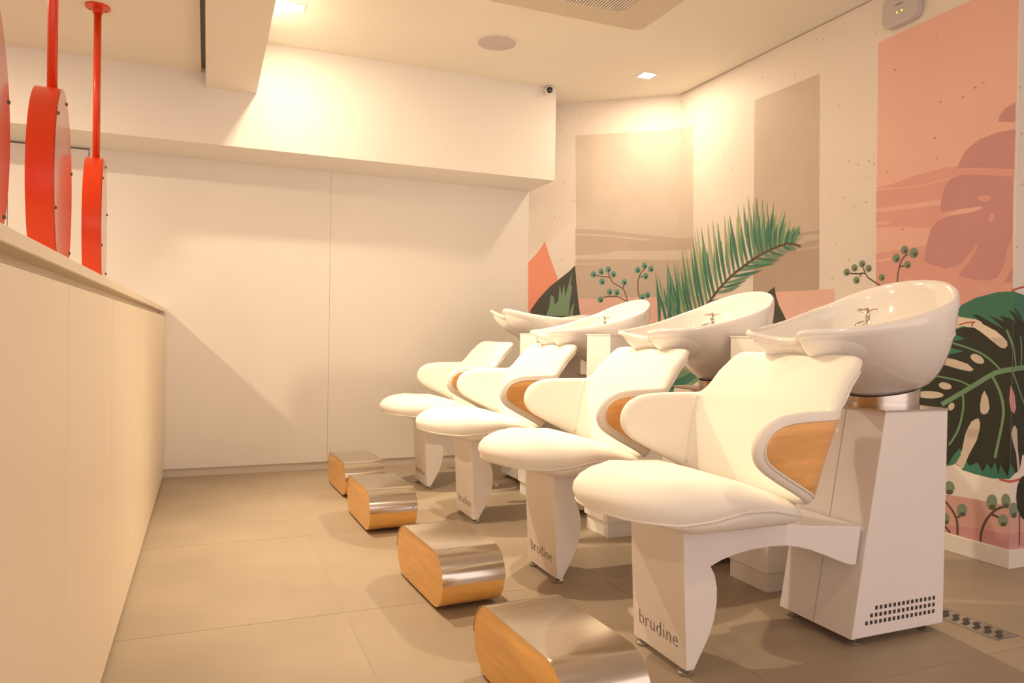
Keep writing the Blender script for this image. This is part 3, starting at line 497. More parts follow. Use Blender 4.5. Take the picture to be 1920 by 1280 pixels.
('palm_leaflet','palm_dark',8,[(2.073,1.518),(2.066,1.556),(2.059,1.606),(2.054,1.656),(2.046,1.707),(2.044,1.745),(2.044,1.770),(2.038,1.746),(2.032,1.709),(2.026,1.659),(2.033,1.607),(2.047,1.556),(2.063,1.517)]),
('palm_leaflet','palm_mid',8,[(2.097,1.524),(2.095,1.563),(2.092,1.615),(2.089,1.667),(2.08,1.720),(2.076,1.760),(2.074,1.787),(2.070,1.761),(2.065,1.723),(2.059,1.671),(2.064,1.617),(2.074,1.564),(2.085,1.524)]),
('palm_leaflet','palm_dark',8,[(2.120,1.529),(2.122,1.563),(2.124,1.607),(2.126,1.652),(2.122,1.697),(2.122,1.731),(2.123,1.753),(2.117,1.732),(2.108,1.700),(2.097,1.656),(2.097,1.611),(2.102,1.565),(2.109,1.530)]),
('palm_leaflet','palm_dark',8,[(2.144,1.534),(2.144,1.569),(2.146,1.616),(2.148,1.662),(2.147,1.709),(2.149,1.744),(2.151,1.768),(2.144,1.745),(2.136,1.712),(2.126,1.666),(2.125,1.619),(2.129,1.571),(2.135,1.535)]),
('palm_leaflet','palm_mid',8,[(2.168,1.538),(2.169,1.571),(2.170,1.614),(2.173,1.657),(2.174,1.700),(2.177,1.732),(2.181,1.753),(2.173,1.733),(2.163,1.703),(2.151,1.661),(2.149,1.617),(2.153,1.572),(2.16,1.538)]),
('palm_leaflet','palm_dark',8,[(2.192,1.541),(2.192,1.565),(2.193,1.596),(2.195,1.626),(2.195,1.657),(2.199,1.680),(2.203,1.696),(2.195,1.682),(2.185,1.660),(2.173,1.631),(2.172,1.599),(2.176,1.566),(2.184,1.541)]),
('palm_leaflet','palm_dark',8,[(2.217,1.544),(2.221,1.572),(2.228,1.609),(2.236,1.646),(2.240,1.684),(2.246,1.712),(2.251,1.730),(2.242,1.714),(2.229,1.688),(2.213,1.652),(2.206,1.614),(2.205,1.575),(2.208,1.545)]),
('palm_leaflet','palm_mid',8,[(2.243,1.547),(2.248,1.570),(2.254,1.600),(2.260,1.629),(2.261,1.661),(2.265,1.684),(2.268,1.699),(2.260,1.686),(2.248,1.665),(2.233,1.636),(2.228,1.605),(2.228,1.573),(2.232,1.548)]),
('palm_leaflet','palm_dark',8,[(2.267,1.549),(2.273,1.566),(2.282,1.588),(2.290,1.609),(2.295,1.632),(2.301,1.649),(2.306,1.660),(2.297,1.651),(2.285,1.637),(2.269,1.617),(2.261,1.594),(2.258,1.570),(2.258,1.551)]),
('palm_leaflet','palm_dark',8,[(2.291,1.553),(2.292,1.567),(2.294,1.585),(2.298,1.602),(2.299,1.620),(2.303,1.634),(2.308,1.643),(2.299,1.636),(2.287,1.625),(2.272,1.609),(2.269,1.589),(2.273,1.568),(2.280,1.553)]),
('palm_leaflet','palm_mid',8,[(2.308,1.553),(2.314,1.570),(2.323,1.590),(2.334,1.610),(2.343,1.630),(2.353,1.645),(2.362,1.654),(2.350,1.647),(2.334,1.635),(2.315,1.618),(2.304,1.597),(2.299,1.573),(2.300,1.555)]),
('palm_leaflet','palm_dark',8,[(2.324,1.553),(2.330,1.566),(2.339,1.582),(2.347,1.597),(2.351,1.615),(2.357,1.627),(2.363,1.635),(2.353,1.630),(2.34,1.621),(2.322,1.608),(2.314,1.590),(2.312,1.570),(2.314,1.555)]),
('palm_leaflet','palm_dark',8,[(2.335,1.552),(2.345,1.562),(2.357,1.576),(2.369,1.590),(2.376,1.607),(2.383,1.619),(2.389,1.626),(2.379,1.621),(2.366,1.613),(2.347,1.602),(2.336,1.586),(2.329,1.569),(2.326,1.555)]),
('palm_leaflet','palm_mid',8,[(2.344,1.551),(2.351,1.562),(2.360,1.574),(2.369,1.586),(2.374,1.600),(2.382,1.610),(2.388,1.616),(2.378,1.613),(2.364,1.607),(2.346,1.598),(2.337,1.584),(2.333,1.567),(2.334,1.554)]),
('palm_leaflet','palm_mid',8,[(1.496,1.186),(1.521,1.179),(1.556,1.173),(1.590,1.171),(1.623,1.178),(1.646,1.183),(1.662,1.187),(1.645,1.187),(1.621,1.188),(1.588,1.193),(1.557,1.193),(1.525,1.194),(1.499,1.194)]),
('palm_leaflet','palm_dark',8,[(1.559,1.236),(1.596,1.234),(1.644,1.234),(1.691,1.237),(1.734,1.247),(1.766,1.255),(1.786,1.261),(1.764,1.258),(1.730,1.256),(1.684,1.255),(1.639,1.251),(1.593,1.247),(1.558,1.243)]),
('palm_leaflet','palm_mid',8,[(1.630,1.291),(1.672,1.29),(1.727,1.292),(1.778,1.299),(1.823,1.315),(1.855,1.327),(1.875,1.336),(1.852,1.332),(1.816,1.326),(1.766,1.321),(1.718,1.314),(1.668,1.306),(1.628,1.301)]),
('palm_leaflet','palm_dark',8,[(1.677,1.325),(1.720,1.323),(1.775,1.326),(1.827,1.332),(1.875,1.346),(1.909,1.357),(1.930,1.365),(1.906,1.361),(1.869,1.355),(1.818,1.350),(1.768,1.343),(1.716,1.336),(1.676,1.332)]),
('palm_leaflet','palm_mid',8,[(1.724,1.352),(1.767,1.352),(1.821,1.355),(1.873,1.361),(1.921,1.373),(1.956,1.383),(1.979,1.389),(1.954,1.386),(1.916,1.383),(1.864,1.380),(1.814,1.374),(1.762,1.366),(1.722,1.361)]),
('palm_leaflet','palm_dark',8,[(1.785,1.390),(1.833,1.387),(1.895,1.387),(1.955,1.391),(2.010,1.403),(2.051,1.412),(2.077,1.419),(2.049,1.417),(2.006,1.414),(1.947,1.414),(1.888,1.409),(1.829,1.404),(1.783,1.399)]),
('palm_leaflet','palm_mid',8,[(1.846,1.426),(1.897,1.425),(1.963,1.427),(2.025,1.433),(2.083,1.445),(2.126,1.455),(2.154,1.461),(2.124,1.459),(2.079,1.456),(2.016,1.455),(1.955,1.449),(1.892,1.441),(1.844,1.435)]),
('palm_leaflet','palm_dark',8,[(1.896,1.451),(1.945,1.444),(2.008,1.439),(2.07,1.437),(2.128,1.443),(2.171,1.447),(2.198,1.451),(2.170,1.451),(2.126,1.451),(2.066,1.455),(2.006,1.455),(1.944,1.457),(1.896,1.458)]),
('palm_leaflet','palm_mid',8,[(1.947,1.470),(1.985,1.462),(2.035,1.455),(2.084,1.452),(2.131,1.457),(2.165,1.460),(2.187,1.463),(2.164,1.465),(2.129,1.468),(2.081,1.475),(2.034,1.477),(1.985,1.478),(1.947,1.479)]),
('palm_leaflet','palm_dark',8,[(2.007,1.494),(2.042,1.484),(2.088,1.474),(2.135,1.467),(2.180,1.466),(2.213,1.466),(2.235,1.466),(2.213,1.469),(2.180,1.474),(2.136,1.484),(2.090,1.490),(2.044,1.496),(2.008,1.501)]),
('palm_leaflet','palm_mid',8,[(2.068,1.514),(2.093,1.503),(2.126,1.491),(2.161,1.483),(2.196,1.481),(2.222,1.480),(2.239,1.480),(2.222,1.484),(2.198,1.491),(2.166,1.503),(2.132,1.510),(2.098,1.517),(2.071,1.522)]),
('palm_leaflet','palm_dark',8,[(2.127,1.530),(2.147,1.517),(2.176,1.504),(2.206,1.495),(2.238,1.493),(2.261,1.493),(2.276,1.493),(2.261,1.496),(2.239,1.501),(2.211,1.511),(2.182,1.519),(2.154,1.527),(2.131,1.535)]),
('palm_leaflet','palm_mid',8,[(2.185,1.540),(2.200,1.531),(2.222,1.520),(2.245,1.512),(2.269,1.509),(2.287,1.507),(2.299,1.506),(2.288,1.510),(2.271,1.516),(2.250,1.526),(2.229,1.533),(2.206,1.540),(2.189,1.545)]),
('palm_leaflet','palm_dark',8,[(2.247,1.547),(2.256,1.537),(2.271,1.527),(2.288,1.519),(2.308,1.519),(2.321,1.518),(2.330,1.518),(2.322,1.522),(2.311,1.528),(2.298,1.539),(2.283,1.544),(2.267,1.549),(2.254,1.553)]),
('palm_leaflet','palm_mid',8,[(2.294,1.552),(2.298,1.542),(2.307,1.530),(2.321,1.520),(2.339,1.516),(2.352,1.514),(2.361,1.514),(2.354,1.518),(2.344,1.524),(2.335,1.534),(2.325,1.541),(2.313,1.549),(2.304,1.555)]),
('palm_leaflet','palm_mid',8,[(1.050,1.086),(1.050,1.147),(1.046,1.228),(1.037,1.308),(1.020,1.387),(1.007,1.447),(0.998,1.487),(1.003,1.446),(1.008,1.386),(1.013,1.305),(1.022,1.225),(1.032,1.146),(1.040,1.086)]),
('palm_leaflet','palm_dark',8,[(1.042,1.086),(1.045,1.135),(1.047,1.201),(1.043,1.267),(1.031,1.333),(1.022,1.382),(1.015,1.414),(1.017,1.381),(1.019,1.332),(1.019,1.266),(1.023,1.201),(1.028,1.135),(1.032,1.086)]),
('palm_leaflet','palm_mid',8,[(1.109,1.086),(1.113,1.157),(1.115,1.251),(1.113,1.346),(1.102,1.440),(1.094,1.510),(1.088,1.557),(1.089,1.510),(1.090,1.439),(1.088,1.345),(1.092,1.251),(1.096,1.157),(1.099,1.087)]),
('palm_leaflet','palm_dark',8,[(1.117,1.086),(1.124,1.140),(1.129,1.213),(1.131,1.286),(1.123,1.359),(1.117,1.413),(1.113,1.449),(1.113,1.413),(1.111,1.359),(1.106,1.286),(1.106,1.214),(1.106,1.142),(1.107,1.087)]),
('palm_leaflet','palm_mid',8,[(1.218,1.087),(1.215,1.157),(1.204,1.249),(1.185,1.342),(1.160,1.434),(1.145,1.503),(1.135,1.549),(1.140,1.502),(1.148,1.433),(1.155,1.340),(1.167,1.248),(1.186,1.156),(1.202,1.087)]),
('palm_leaflet','palm_dark',8,[(1.192,1.087),(1.198,1.138),(1.200,1.207),(1.194,1.275),(1.173,1.344),(1.163,1.395),(1.156,1.429),(1.158,1.395),(1.160,1.343),(1.160,1.275),(1.164,1.207),(1.169,1.139),(1.175,1.087)]),
('palm_leaflet','palm_dark',8,[(1.097,1.087),(1.092,1.129),(1.082,1.183),(1.068,1.236),(1.045,1.287),(1.028,1.325),(1.016,1.350),(1.024,1.323),(1.034,1.283),(1.044,1.229),(1.06,1.177),(1.075,1.125),(1.087,1.085)]),
('palm_leaflet','palm_mid',8,[(1.178,1.088),(1.172,1.126),(1.163,1.176),(1.151,1.225),(1.130,1.272),(1.114,1.307),(1.103,1.330),(1.110,1.305),(1.119,1.268),(1.127,1.219),(1.141,1.171),(1.155,1.123),(1.166,1.086)]),
('palm_spine','stem',9,('strip',0.016,[(1.366,1.086),(1.561,1.247),(1.657,1.324),(1.808,1.415),(2.021,1.505)])),
('palm_spine','stem',9,('strip',0.011,[(2.021,1.505),(2.164,1.542),(2.277,1.559),(2.351,1.548),(2.394,1.531)])),
('mural_panel','taupe_wall',1,[(1.968,2.515),(2.273,2.514),(2.512,2.513),(2.541,1.241),(1.989,1.255)]),
('mural_brush_band','taupe_deep',2,[(2.358,1.614),(2.447,1.613),(2.532,1.608),(2.532,1.587),(2.467,1.598),(2.443,1.591),(2.371,1.597)]),
('mural_brush_band','taupe_deep',2,[(1.981,1.533),(2.164,1.535),(2.321,1.545),(2.407,1.552),(2.533,1.562),(2.541,1.241),(1.989,1.255)]),
('mural_streak','taupe_wall',3,('strip',0.012,[(2.335,1.512),(2.428,1.515),(2.534,1.518)])),
('mural_panel','blush',2,[(2.105,1.277),(2.393,1.269),(2.653,1.269),(2.668,0.974),(2.114,0.966)]),
('mural_leaf','leaf_dark',5,[(2.182,1.306),(2.147,1.288),(2.096,1.257),(2.131,1.016),(2.340,1.017),(2.266,1.130),(2.219,1.196),(2.195,1.253)]),
('mural_panel','salmon',1,[(2.911,2.545),(3.049,2.55),(3.227,2.553),(3.416,2.558),(3.540,2.563),(3.640,2.567),(3.635,2.377),(3.636,1.915),(3.633,1.545),(3.637,1.201),(3.547,1.186),(3.473,1.165),(3.370,1.149),(3.115,1.114),(2.931,1.089)]),
('mural_brush_band','rose_band',2,[(2.917,1.781),(3.011,1.786),(3.158,1.804),(3.300,1.812),(3.373,1.805),(3.509,1.772),(3.633,1.730),(3.634,1.705),(3.356,1.758),(3.302,1.756),(3.144,1.751),(3.037,1.763),(2.917,1.778)]),
('mural_brush_band','rose_band',2,[(2.917,1.770),(3.037,1.757),(3.159,1.746),(3.356,1.753),(3.336,1.689),(3.287,1.662),(3.101,1.668),(2.92,1.674)]),
('mural_brush_band','rose_band',2,[(2.920,1.655),(3.102,1.644),(3.285,1.639),(3.359,1.597),(3.284,1.571),(3.243,1.535),(3.164,1.542),(3.104,1.556),(2.922,1.576)]),
('mural_brush_band','rose_band',2,[(2.925,1.439),(3.076,1.443),(3.216,1.453),(3.389,1.456),(3.632,1.452),(3.637,1.201),(3.547,1.186),(3.473,1.165),(3.370,1.149),(3.115,1.114),(2.931,1.089)]),
('mural_streak','salmon',3,('strip',0.012,[(2.922,1.596),(3.003,1.590)])),
('mural_streak','salmon',3,('strip',0.012,[(2.926,1.400),(3.021,1.405)])),
('mural_leaf','mauve',4,[(3.633,2.029),(3.587,2.014),(3.564,1.990),(3.558,1.963),(3.631,1.942)]),
('mural_leaf','mauve',4,[(3.634,1.911),(3.554,1.917),(3.469,1.904),(3.406,1.87),(3.381,1.826),(3.368,1.796),(3.509,1.77),(3.633,1.735)]),
('mural_leaf','mauve',4,[(3.334,1.752),(3.382,1.761),(3.460,1.748),(3.629,1.706),(3.632,1.452),(3.609,1.385),(3.596,1.316),(3.569,1.271),(3.521,1.259),(3.458,1.268),(3.382,1.293),(3.431,1.341),(3.468,1.399),(3.477,1.434),(3.447,1.401),(3.405,1.356),(3.366,1.334),(3.317,1.330),(3.241,1.357),(3.206,1.373),(3.216,1.450),(3.237,1.525),(3.278,1.566),(3.333,1.579),(3.413,1.577),(3.489,1.585),(3.496,1.599),(3.386,1.601),(3.289,1.600),(3.290,1.659),(3.308,1.719)]),
('mural_leaf_hole','rose_band',5,[(3.535,1.628),(3.533,1.623),(3.524,1.619),(3.512,1.618),(3.498,1.620),(3.486,1.625),(3.477,1.632),(3.474,1.639),(3.477,1.644),(3.485,1.648),(3.498,1.649),(3.511,1.646),(3.524,1.642),(3.532,1.635)]),
('mural_leaf_hole','rose_band',5,[(3.550,1.536),(3.545,1.528),(3.539,1.524),(3.532,1.523),(3.527,1.526),(3.525,1.532),(3.525,1.540),(3.527,1.549),(3.532,1.556),(3.538,1.560),(3.545,1.561),(3.55,1.558),(3.552,1.552),(3.552,1.544)]),
('mural_leaf','mauve',4,[(3.611,1.268),(3.636,1.313),(3.637,1.243),(3.598,1.245)]),
('mural_stem','stem',4,('strip',0.007,[(2.758,1.347),(2.808,1.341),(2.857,1.340),(2.878,1.316),(2.939,1.279),(2.986,1.254)])),
('mural_stem','stem',4,('strip',0.007,[(2.846,1.370),(2.857,1.340)])),
('mural_stem','stem',4,('strip',0.007,[(2.822,1.326),(2.836,1.339)])),
('mural_berry','berry_olive',5,[(2.758,1.350),(2.754,1.341),(2.746,1.336),(2.736,1.334),(2.727,1.336),(2.719,1.342),(2.714,1.351),(2.714,1.360),(2.719,1.368),(2.726,1.374),(2.736,1.376),(2.746,1.373),(2.753,1.367),(2.758,1.359)]),
('mural_berry_core','berry_olive_core',6,[(2.752,1.348),(2.751,1.344),(2.748,1.341),(2.744,1.34),(2.74,1.340),(2.735,1.342),(2.733,1.345),(2.731,1.349),(2.732,1.353),(2.735,1.356),(2.739,1.358),(2.744,1.358),(2.748,1.355),(2.751,1.352)]),
('mural_berry','berry_olive',5,[(2.809,1.369),(2.805,1.361),(2.797,1.356),(2.788,1.354),(2.778,1.356),(2.771,1.362),(2.766,1.370),(2.766,1.38),(2.771,1.388),(2.778,1.393),(2.788,1.395),(2.797,1.392),(2.805,1.386),(2.809,1.378)]),
('mural_berry_core','berry_olive_core',6,[(2.803,1.367),(2.802,1.363),(2.799,1.360),(2.796,1.359),(2.791,1.359),(2.787,1.361),(2.784,1.365),(2.783,1.369),(2.784,1.373),(2.787,1.376),(2.791,1.377),(2.795,1.377),(2.799,1.375),(2.802,1.371)]),
('mural_berry','berry_olive',5,[(2.859,1.386),(2.855,1.378),(2.848,1.373),(2.838,1.371),(2.829,1.374),(2.822,1.380),(2.817,1.388),(2.817,1.397),(2.822,1.405),(2.829,1.410),(2.838,1.412),(2.847,1.409),(2.855,1.404),(2.859,1.395)]),
('mural_berry_core','berry_olive_core',6,[(2.853,1.385),(2.852,1.381),(2.85,1.378),(2.846,1.377),(2.842,1.377),(2.838,1.379),(2.835,1.382),(2.834,1.386),(2.835,1.390),(2.837,1.393),(2.841,1.395),(2.845,1.394),(2.849,1.392),(2.852,1.389)]),
('mural_berry','berry_olive',5,[(2.900,1.359),(2.896,1.351),(2.889,1.346),(2.880,1.344),(2.871,1.346),(2.864,1.352),(2.860,1.360),(2.860,1.369),(2.864,1.377),(2.871,1.383),(2.880,1.384),(2.889,1.382),(2.896,1.376),(2.900,1.368)]),
('mural_berry_core','berry_olive_core',6,[(2.895,1.357),(2.894,1.354),(2.891,1.351),(2.888,1.349),(2.883,1.350),(2.88,1.352),(2.877,1.355),(2.876,1.359),(2.877,1.363),(2.879,1.366),(2.883,1.367),(2.887,1.367),(2.891,1.365),(2.894,1.361)]),
('mural_berry','berry_olive',5,[(2.823,1.302),(2.819,1.294),(2.811,1.288),(2.802,1.287),(2.793,1.289),(2.785,1.294),(2.781,1.303),(2.781,1.312),(2.785,1.320),(2.792,1.326),(2.802,1.327),(2.811,1.325),(2.819,1.319),(2.823,1.311)]),
('mural_berry_core','berry_olive_core',6,[(2.817,1.300),(2.816,1.296),(2.813,1.293),(2.81,1.292),(2.805,1.292),(2.801,1.294),(2.798,1.297),(2.797,1.301),(2.798,1.305),(2.801,1.308),(2.805,1.310),(2.809,1.310),(2.813,1.308),(2.816,1.304)]),
('mural_berry','berry_olive',5,[(2.983,1.306),(2.979,1.298),(2.972,1.293),(2.963,1.291),(2.955,1.293),(2.948,1.299),(2.944,1.307),(2.944,1.315),(2.947,1.323),(2.954,1.329),(2.963,1.330),(2.972,1.328),(2.979,1.323),(2.983,1.315)]),
('mural_berry_core','berry_olive_core',6,[(2.977,1.304),(2.976,1.301),(2.974,1.298),(2.970,1.296),(2.966,1.296),(2.963,1.298),(2.960,1.302),(2.959,1.305),(2.960,1.309),(2.962,1.312),(2.966,1.314),(2.970,1.313),(2.974,1.311),(2.976,1.308)]),
('mural_stem','stem',4,('strip',0.008,[(3.056,1.250),(3.060,1.318),(3.072,1.371),(3.092,1.404),(3.116,1.418)])),
('mural_stem','stem',4,('strip',0.008,[(3.069,1.358),(3.096,1.361)])),
('mural_berry','berry_olive',5,[(3.072,1.397),(3.067,1.387),(3.059,1.381),(3.049,1.379),(3.039,1.382),(3.031,1.389),(3.026,1.398),(3.026,1.409),(3.031,1.418),(3.039,1.424),(3.049,1.426),(3.059,1.423),(3.067,1.416),(3.072,1.407)]),
('mural_berry_core','berry_olive_core',6,[(3.065,1.395),(3.064,1.390),(3.061,1.387),(3.057,1.385),(3.053,1.386),(3.048,1.388),(3.045,1.392),(3.044,1.397),(3.045,1.401),(3.048,1.404),(3.052,1.406),(3.057,1.406),(3.061,1.403),(3.064,1.399)]),
('mural_berry','berry_olive',5,[(3.118,1.434),(3.114,1.425),(3.106,1.419),(3.096,1.417),(3.086,1.420),(3.078,1.427),(3.074,1.436),(3.074,1.446),(3.078,1.455),(3.086,1.461),(3.096,1.463),(3.106,1.460),(3.114,1.453),(3.118,1.444)]),
('mural_berry_core','berry_olive_core',6,[(3.112,1.432),(3.111,1.428),(3.108,1.424),(3.104,1.423),(3.1,1.423),(3.095,1.426),(3.092,1.429),(3.091,1.434),(3.092,1.438),(3.095,1.442),(3.099,1.443),(3.104,1.443),(3.108,1.440),(3.111,1.437)]),
('mural_berry','berry_olive',5,[(3.175,1.413),(3.170,1.402),(3.161,1.395),(3.15,1.393),(3.138,1.396),(3.129,1.404),(3.123,1.415),(3.123,1.427),(3.128,1.438),(3.138,1.445),(3.149,1.447),(3.161,1.444),(3.170,1.436),(3.175,1.425)]),
('mural_berry_core','berry_olive_core',6,[(3.168,1.411),(3.167,1.406),(3.164,1.402),(3.159,1.400),(3.154,1.400),(3.149,1.403),(3.145,1.408),(3.144,1.413),(3.145,1.418),(3.148,1.422),(3.153,1.424),(3.158,1.423),(3.163,1.421),(3.167,1.416)]),
('mural_berry','berry_olive',5,[(3.134,1.36),(3.130,1.352),(3.123,1.346),(3.115,1.345),(3.106,1.347),(3.099,1.353),(3.095,1.361),(3.095,1.370),(3.099,1.378),(3.106,1.383),(3.115,1.385),(3.123,1.382),(3.130,1.377),(3.134,1.368)]),
('mural_berry_core','berry_olive_core',6,[(3.128,1.358),(3.128,1.354),(3.125,1.351),(3.122,1.350),(3.118,1.350),(3.114,1.352),(3.112,1.355),(3.111,1.359),(3.111,1.363),(3.114,1.366),(3.117,1.368),(3.121,1.367),(3.125,1.365),(3.127,1.362)]),
('monstera_edge','monstera_green',5,[(3.389,1.128),(3.401,1.153),(3.473,1.185),(3.570,1.206),(3.640,1.206),(3.702,1.194),(3.801,1.155),(3.914,1.075),(3.975,0.943),(3.647,0.941),(3.598,1.029),(3.525,1.065),(3.475,1.087),(3.39,1.101)]),
('monstera_edge','monstera_green',5,[(3.097,0.577),(3.139,0.728),(3.196,0.811),(3.279,0.936),(3.359,1.039),(3.414,1.056),(3.476,1.046),(3.479,0.888),(3.301,0.600)]),
('monstera_edge','monstera_green',5,[(3.098,0.550),(3.419,0.490),(3.415,0.435),(3.382,0.407),(3.350,0.396),(3.244,0.381),(3.179,0.433),(3.107,0.401)]),
('monstera_edge','monstera_green',5,[(3.427,0.486),(3.662,0.522),(3.697,0.427),(3.640,0.388),(3.565,0.378),(3.491,0.382),(3.422,0.391)]),
('monstera_leaf','monstera_dark',6,[(3.094,0.697),(3.213,0.747),(3.188,0.776),(3.255,0.791),(3.228,0.818),(3.296,0.829),(3.262,0.853),(3.244,0.865),(3.299,0.911),(3.422,0.940),(3.375,0.949),(3.347,0.963),(3.355,0.984),(3.431,0.997),(3.373,1.019),(3.380,1.039),(3.414,1.049),(3.471,1.051),(3.514,1.029),(3.505,1.072),(3.457,1.107),(3.482,1.109),(3.554,1.067),(3.607,1.041),(3.573,1.072),(3.534,1.106),(3.587,1.081),(3.606,1.076),(3.582,1.102),(3.627,1.090),(3.661,1.069),(3.624,1.123),(3.648,1.115),(3.692,1.077),(3.637,1.141),(3.677,1.114),(3.732,1.047),(3.821,1.084),(3.955,0.967),(4.057,0.798),(4.024,0.628),(3.898,0.488),(3.771,0.447),(3.723,0.496),(3.707,0.427),(3.679,0.412),(3.646,0.458),(3.635,0.398),(3.601,0.446),(3.595,0.398),(3.578,0.452),(3.561,0.418),(3.542,0.441),(3.523,0.399),(3.497,0.438),(3.460,0.415),(3.444,0.439),(3.412,0.489),(3.386,0.460),(3.358,0.410),(3.333,0.396),(3.235,0.395),(3.196,0.478),(3.119,0.429),(3.098,0.534),(3.029,0.541),(3.077,0.623)]),
('monstera_slit','mural_cream',7,[(3.371,1.104),(3.437,1.093),(3.488,1.075),(3.569,1.034),(3.610,0.999),(3.622,0.971),(3.611,0.957),(3.590,0.961),(3.551,0.991),(3.501,1.029),(3.471,1.048),(3.414,1.057),(3.372,1.051)]),
('monstera_slit','taupe_wall',8,[(3.546,1.005),(3.603,1.005),(3.620,0.987),(3.622,0.971),(3.611,0.957),(3.590,0.961),(3.566,0.979)]),
('monstera_slit','taupe_wall',7,[(3.271,0.913),(3.376,0.901),(3.441,0.882),(3.470,0.858),(3.455,0.848),(3.403,0.855),(3.272,0.885)]),
('monstera_hole','taupe_wall',7,[(3.518,0.892),(3.511,0.886),(3.499,0.885),(3.485,0.887),(3.471,0.894),(3.460,0.903),(3.454,0.913),(3.455,0.922),(3.462,0.927),(3.474,0.929),(3.488,0.926),(3.502,0.919),(3.512,0.910),(3.518,0.900)]),
('monstera_hole','taupe_wall',7,[(3.365,0.769),(3.360,0.762),(3.350,0.758),(3.336,0.756),(3.321,0.758),(3.308,0.763),(3.300,0.770),(3.298,0.777),(3.303,0.784),(3.313,0.789),(3.327,0.790),(3.342,0.788),(3.355,0.783),(3.363,0.776)]),
('monstera_slit','taupe_wall',7,[(3.326,0.728),(3.318,0.720),(3.296,0.713),(3.265,0.708),(3.23,0.706),(3.197,0.708),(3.174,0.713),(3.166,0.721),(3.175,0.729),(3.197,0.736),(3.230,0.741),(3.265,0.743),(3.297,0.741),(3.318,0.736)]),
('monstera_hole','taupe_wall',7,[(3.522,0.766),(3.540,0.735),(3.548,0.688),(3.539,0.666),(3.522,0.657),(3.507,0.665),(3.504,0.696),(3.510,0.740)]),
('monstera_slit','taupe_wall',7,[(3.485,0.633),(3.498,0.637),(3.506,0.619),(3.504,0.585),(3.492,0.537),(3.459,0.471),(3.429,0.395),(3.395,0.416),(3.420,0.465),(3.436,0.554),(3.448,0.585),(3.465,0.619)]),
('monstera_slit','taupe_deep',8,[(3.451,0.585),(3.503,0.587),(3.495,0.545),(3.439,0.547)]),
('monstera_hole','mauve',7,[(3.638,0.797),(3.661,0.755),(3.673,0.697),(3.660,0.674),(3.643,0.686),(3.635,0.732)]),
('monstera_slit','taupe_wall',7,[(3.669,0.622),(3.683,0.603),(3.690,0.521),(3.707,0.431),(3.693,0.418),(3.680,0.498),(3.653,0.558),(3.645,0.588),(3.655,0.616)]),
('monstera_hole','taupe_wall',7,[(3.378,0.672),(3.372,0.665),(3.365,0.660),(3.358,0.658),(3.352,0.661),(3.349,0.667),(3.349,0.675),(3.352,0.683),(3.358,0.691),(3.365,0.696),(3.372,0.697),(3.378,0.694),(3.381,0.688),(3.381,0.681)]),
('monstera_vein','vein',8,('strip',0.022,[(3.316,0.683),(3.406,0.741),(3.482,0.791),(3.542,0.831),(3.583,0.852),(3.650,0.868),(3.738,0.876)])),
('monstera_vein','vein',8,('strip',0.009,[(3.347,0.981),(3.427,0.960),(3.503,0.933),(3.558,0.896),(3.597,0.858)])),
('monstera_vein','vein',8,('strip',0.008,[(3.24,0.821),(3.324,0.813),(3.404,0.801),(3.456,0.782)])),
('monstera_vein','vein',8,('strip',0.01,[(3.616,1.039),(3.638,0.988),(3.655,0.930),(3.664,0.876)])),
('monstera_vein','vein',8,('strip',0.012,[(3.559,0.83),(3.594,0.763),(3.610,0.694),(3.607,0.635),(3.592,0.551),(3.577,0.471)])),
('monstera_vein','vein',8,('strip',0.01,[(3.419,0.747),(3.425,0.701),(3.419,0.638),(3.399,0.567),(3.358,0.496)])),
('monstera_vein','vein',8,('strip',0.008,[(3.643,0.860),(3.696,0.766),(3.745,0.683)])),
('monstera_vein','vein',8,('strip',0.008,[(3.699,0.872),(3.700,0.942),(3.691,1.012)])),
('mural_panel','blush_deep',2,[(1.25,0.28),(1.9,0.25),(2.4,0.275),(3.121,0.26),(3.121,0.116),(2.3,0.136),(1.25,0.116)]),
('mural_panel','mauve',2,[(1.25,0.116),(2.3,0.136),(3.121,0.116),(3.121,0.075),(1.25,0.075)]),
('mural_leaf','leaf_green',5,[(1.054,0.569),(1.1,0.679),(1.194,0.754),(1.375,0.786),(1.528,0.770),(1.452,0.683),(1.316,0.613),(1.149,0.561)]),
('mural_leaf','palm_dark',6,[(1.086,0.571),(1.170,0.666),(1.351,0.731),(1.487,0.753),(1.378,0.679),(1.225,0.610)]),
('mural_panel','blush_deep',2,[(3.105,0.228),(3.348,0.26),(3.443,0.267),(3.543,0.269),(3.638,0.271),(3.687,0.280),(3.813,0.290),(4.272,0.316),(4.278,0.165),(3.674,0.148),(3.641,0.143),(3.497,0.137),(3.351,0.116),(3.109,0.081)]),
('mural_panel','mauve',2,[(3.109,0.078),(3.351,0.116),(3.420,0.126),(3.496,0.140),(3.570,0.144),(3.641,0.148),(3.817,0.155),(4.277,0.180),(4.280,0.105),(3.642,0.076),(3.498,0.077),(3.352,0.076),(3.109,0.068)]),
('mural_stem','stem',4,('strip',0.011,[(3.343,0.231),(3.387,0.185),(3.406,0.145),(3.410,0.084)])),
('mural_stem','stem',4,('strip',0.011,[(3.409,0.165),(3.424,0.184)])),
('mural_stem','stem',4,('strip',0.011,[(3.346,0.110),(3.373,0.087)])),
('mural_berry','berry_olive',5,[(3.39,0.301),(3.387,0.286),(3.380,0.273),(3.370,0.265),(3.358,0.262),(3.347,0.267),(3.339,0.276),(3.336,0.290),(3.338,0.305),(3.346,0.318),(3.356,0.326),(3.368,0.328),(3.379,0.324),(3.387,0.314)]),
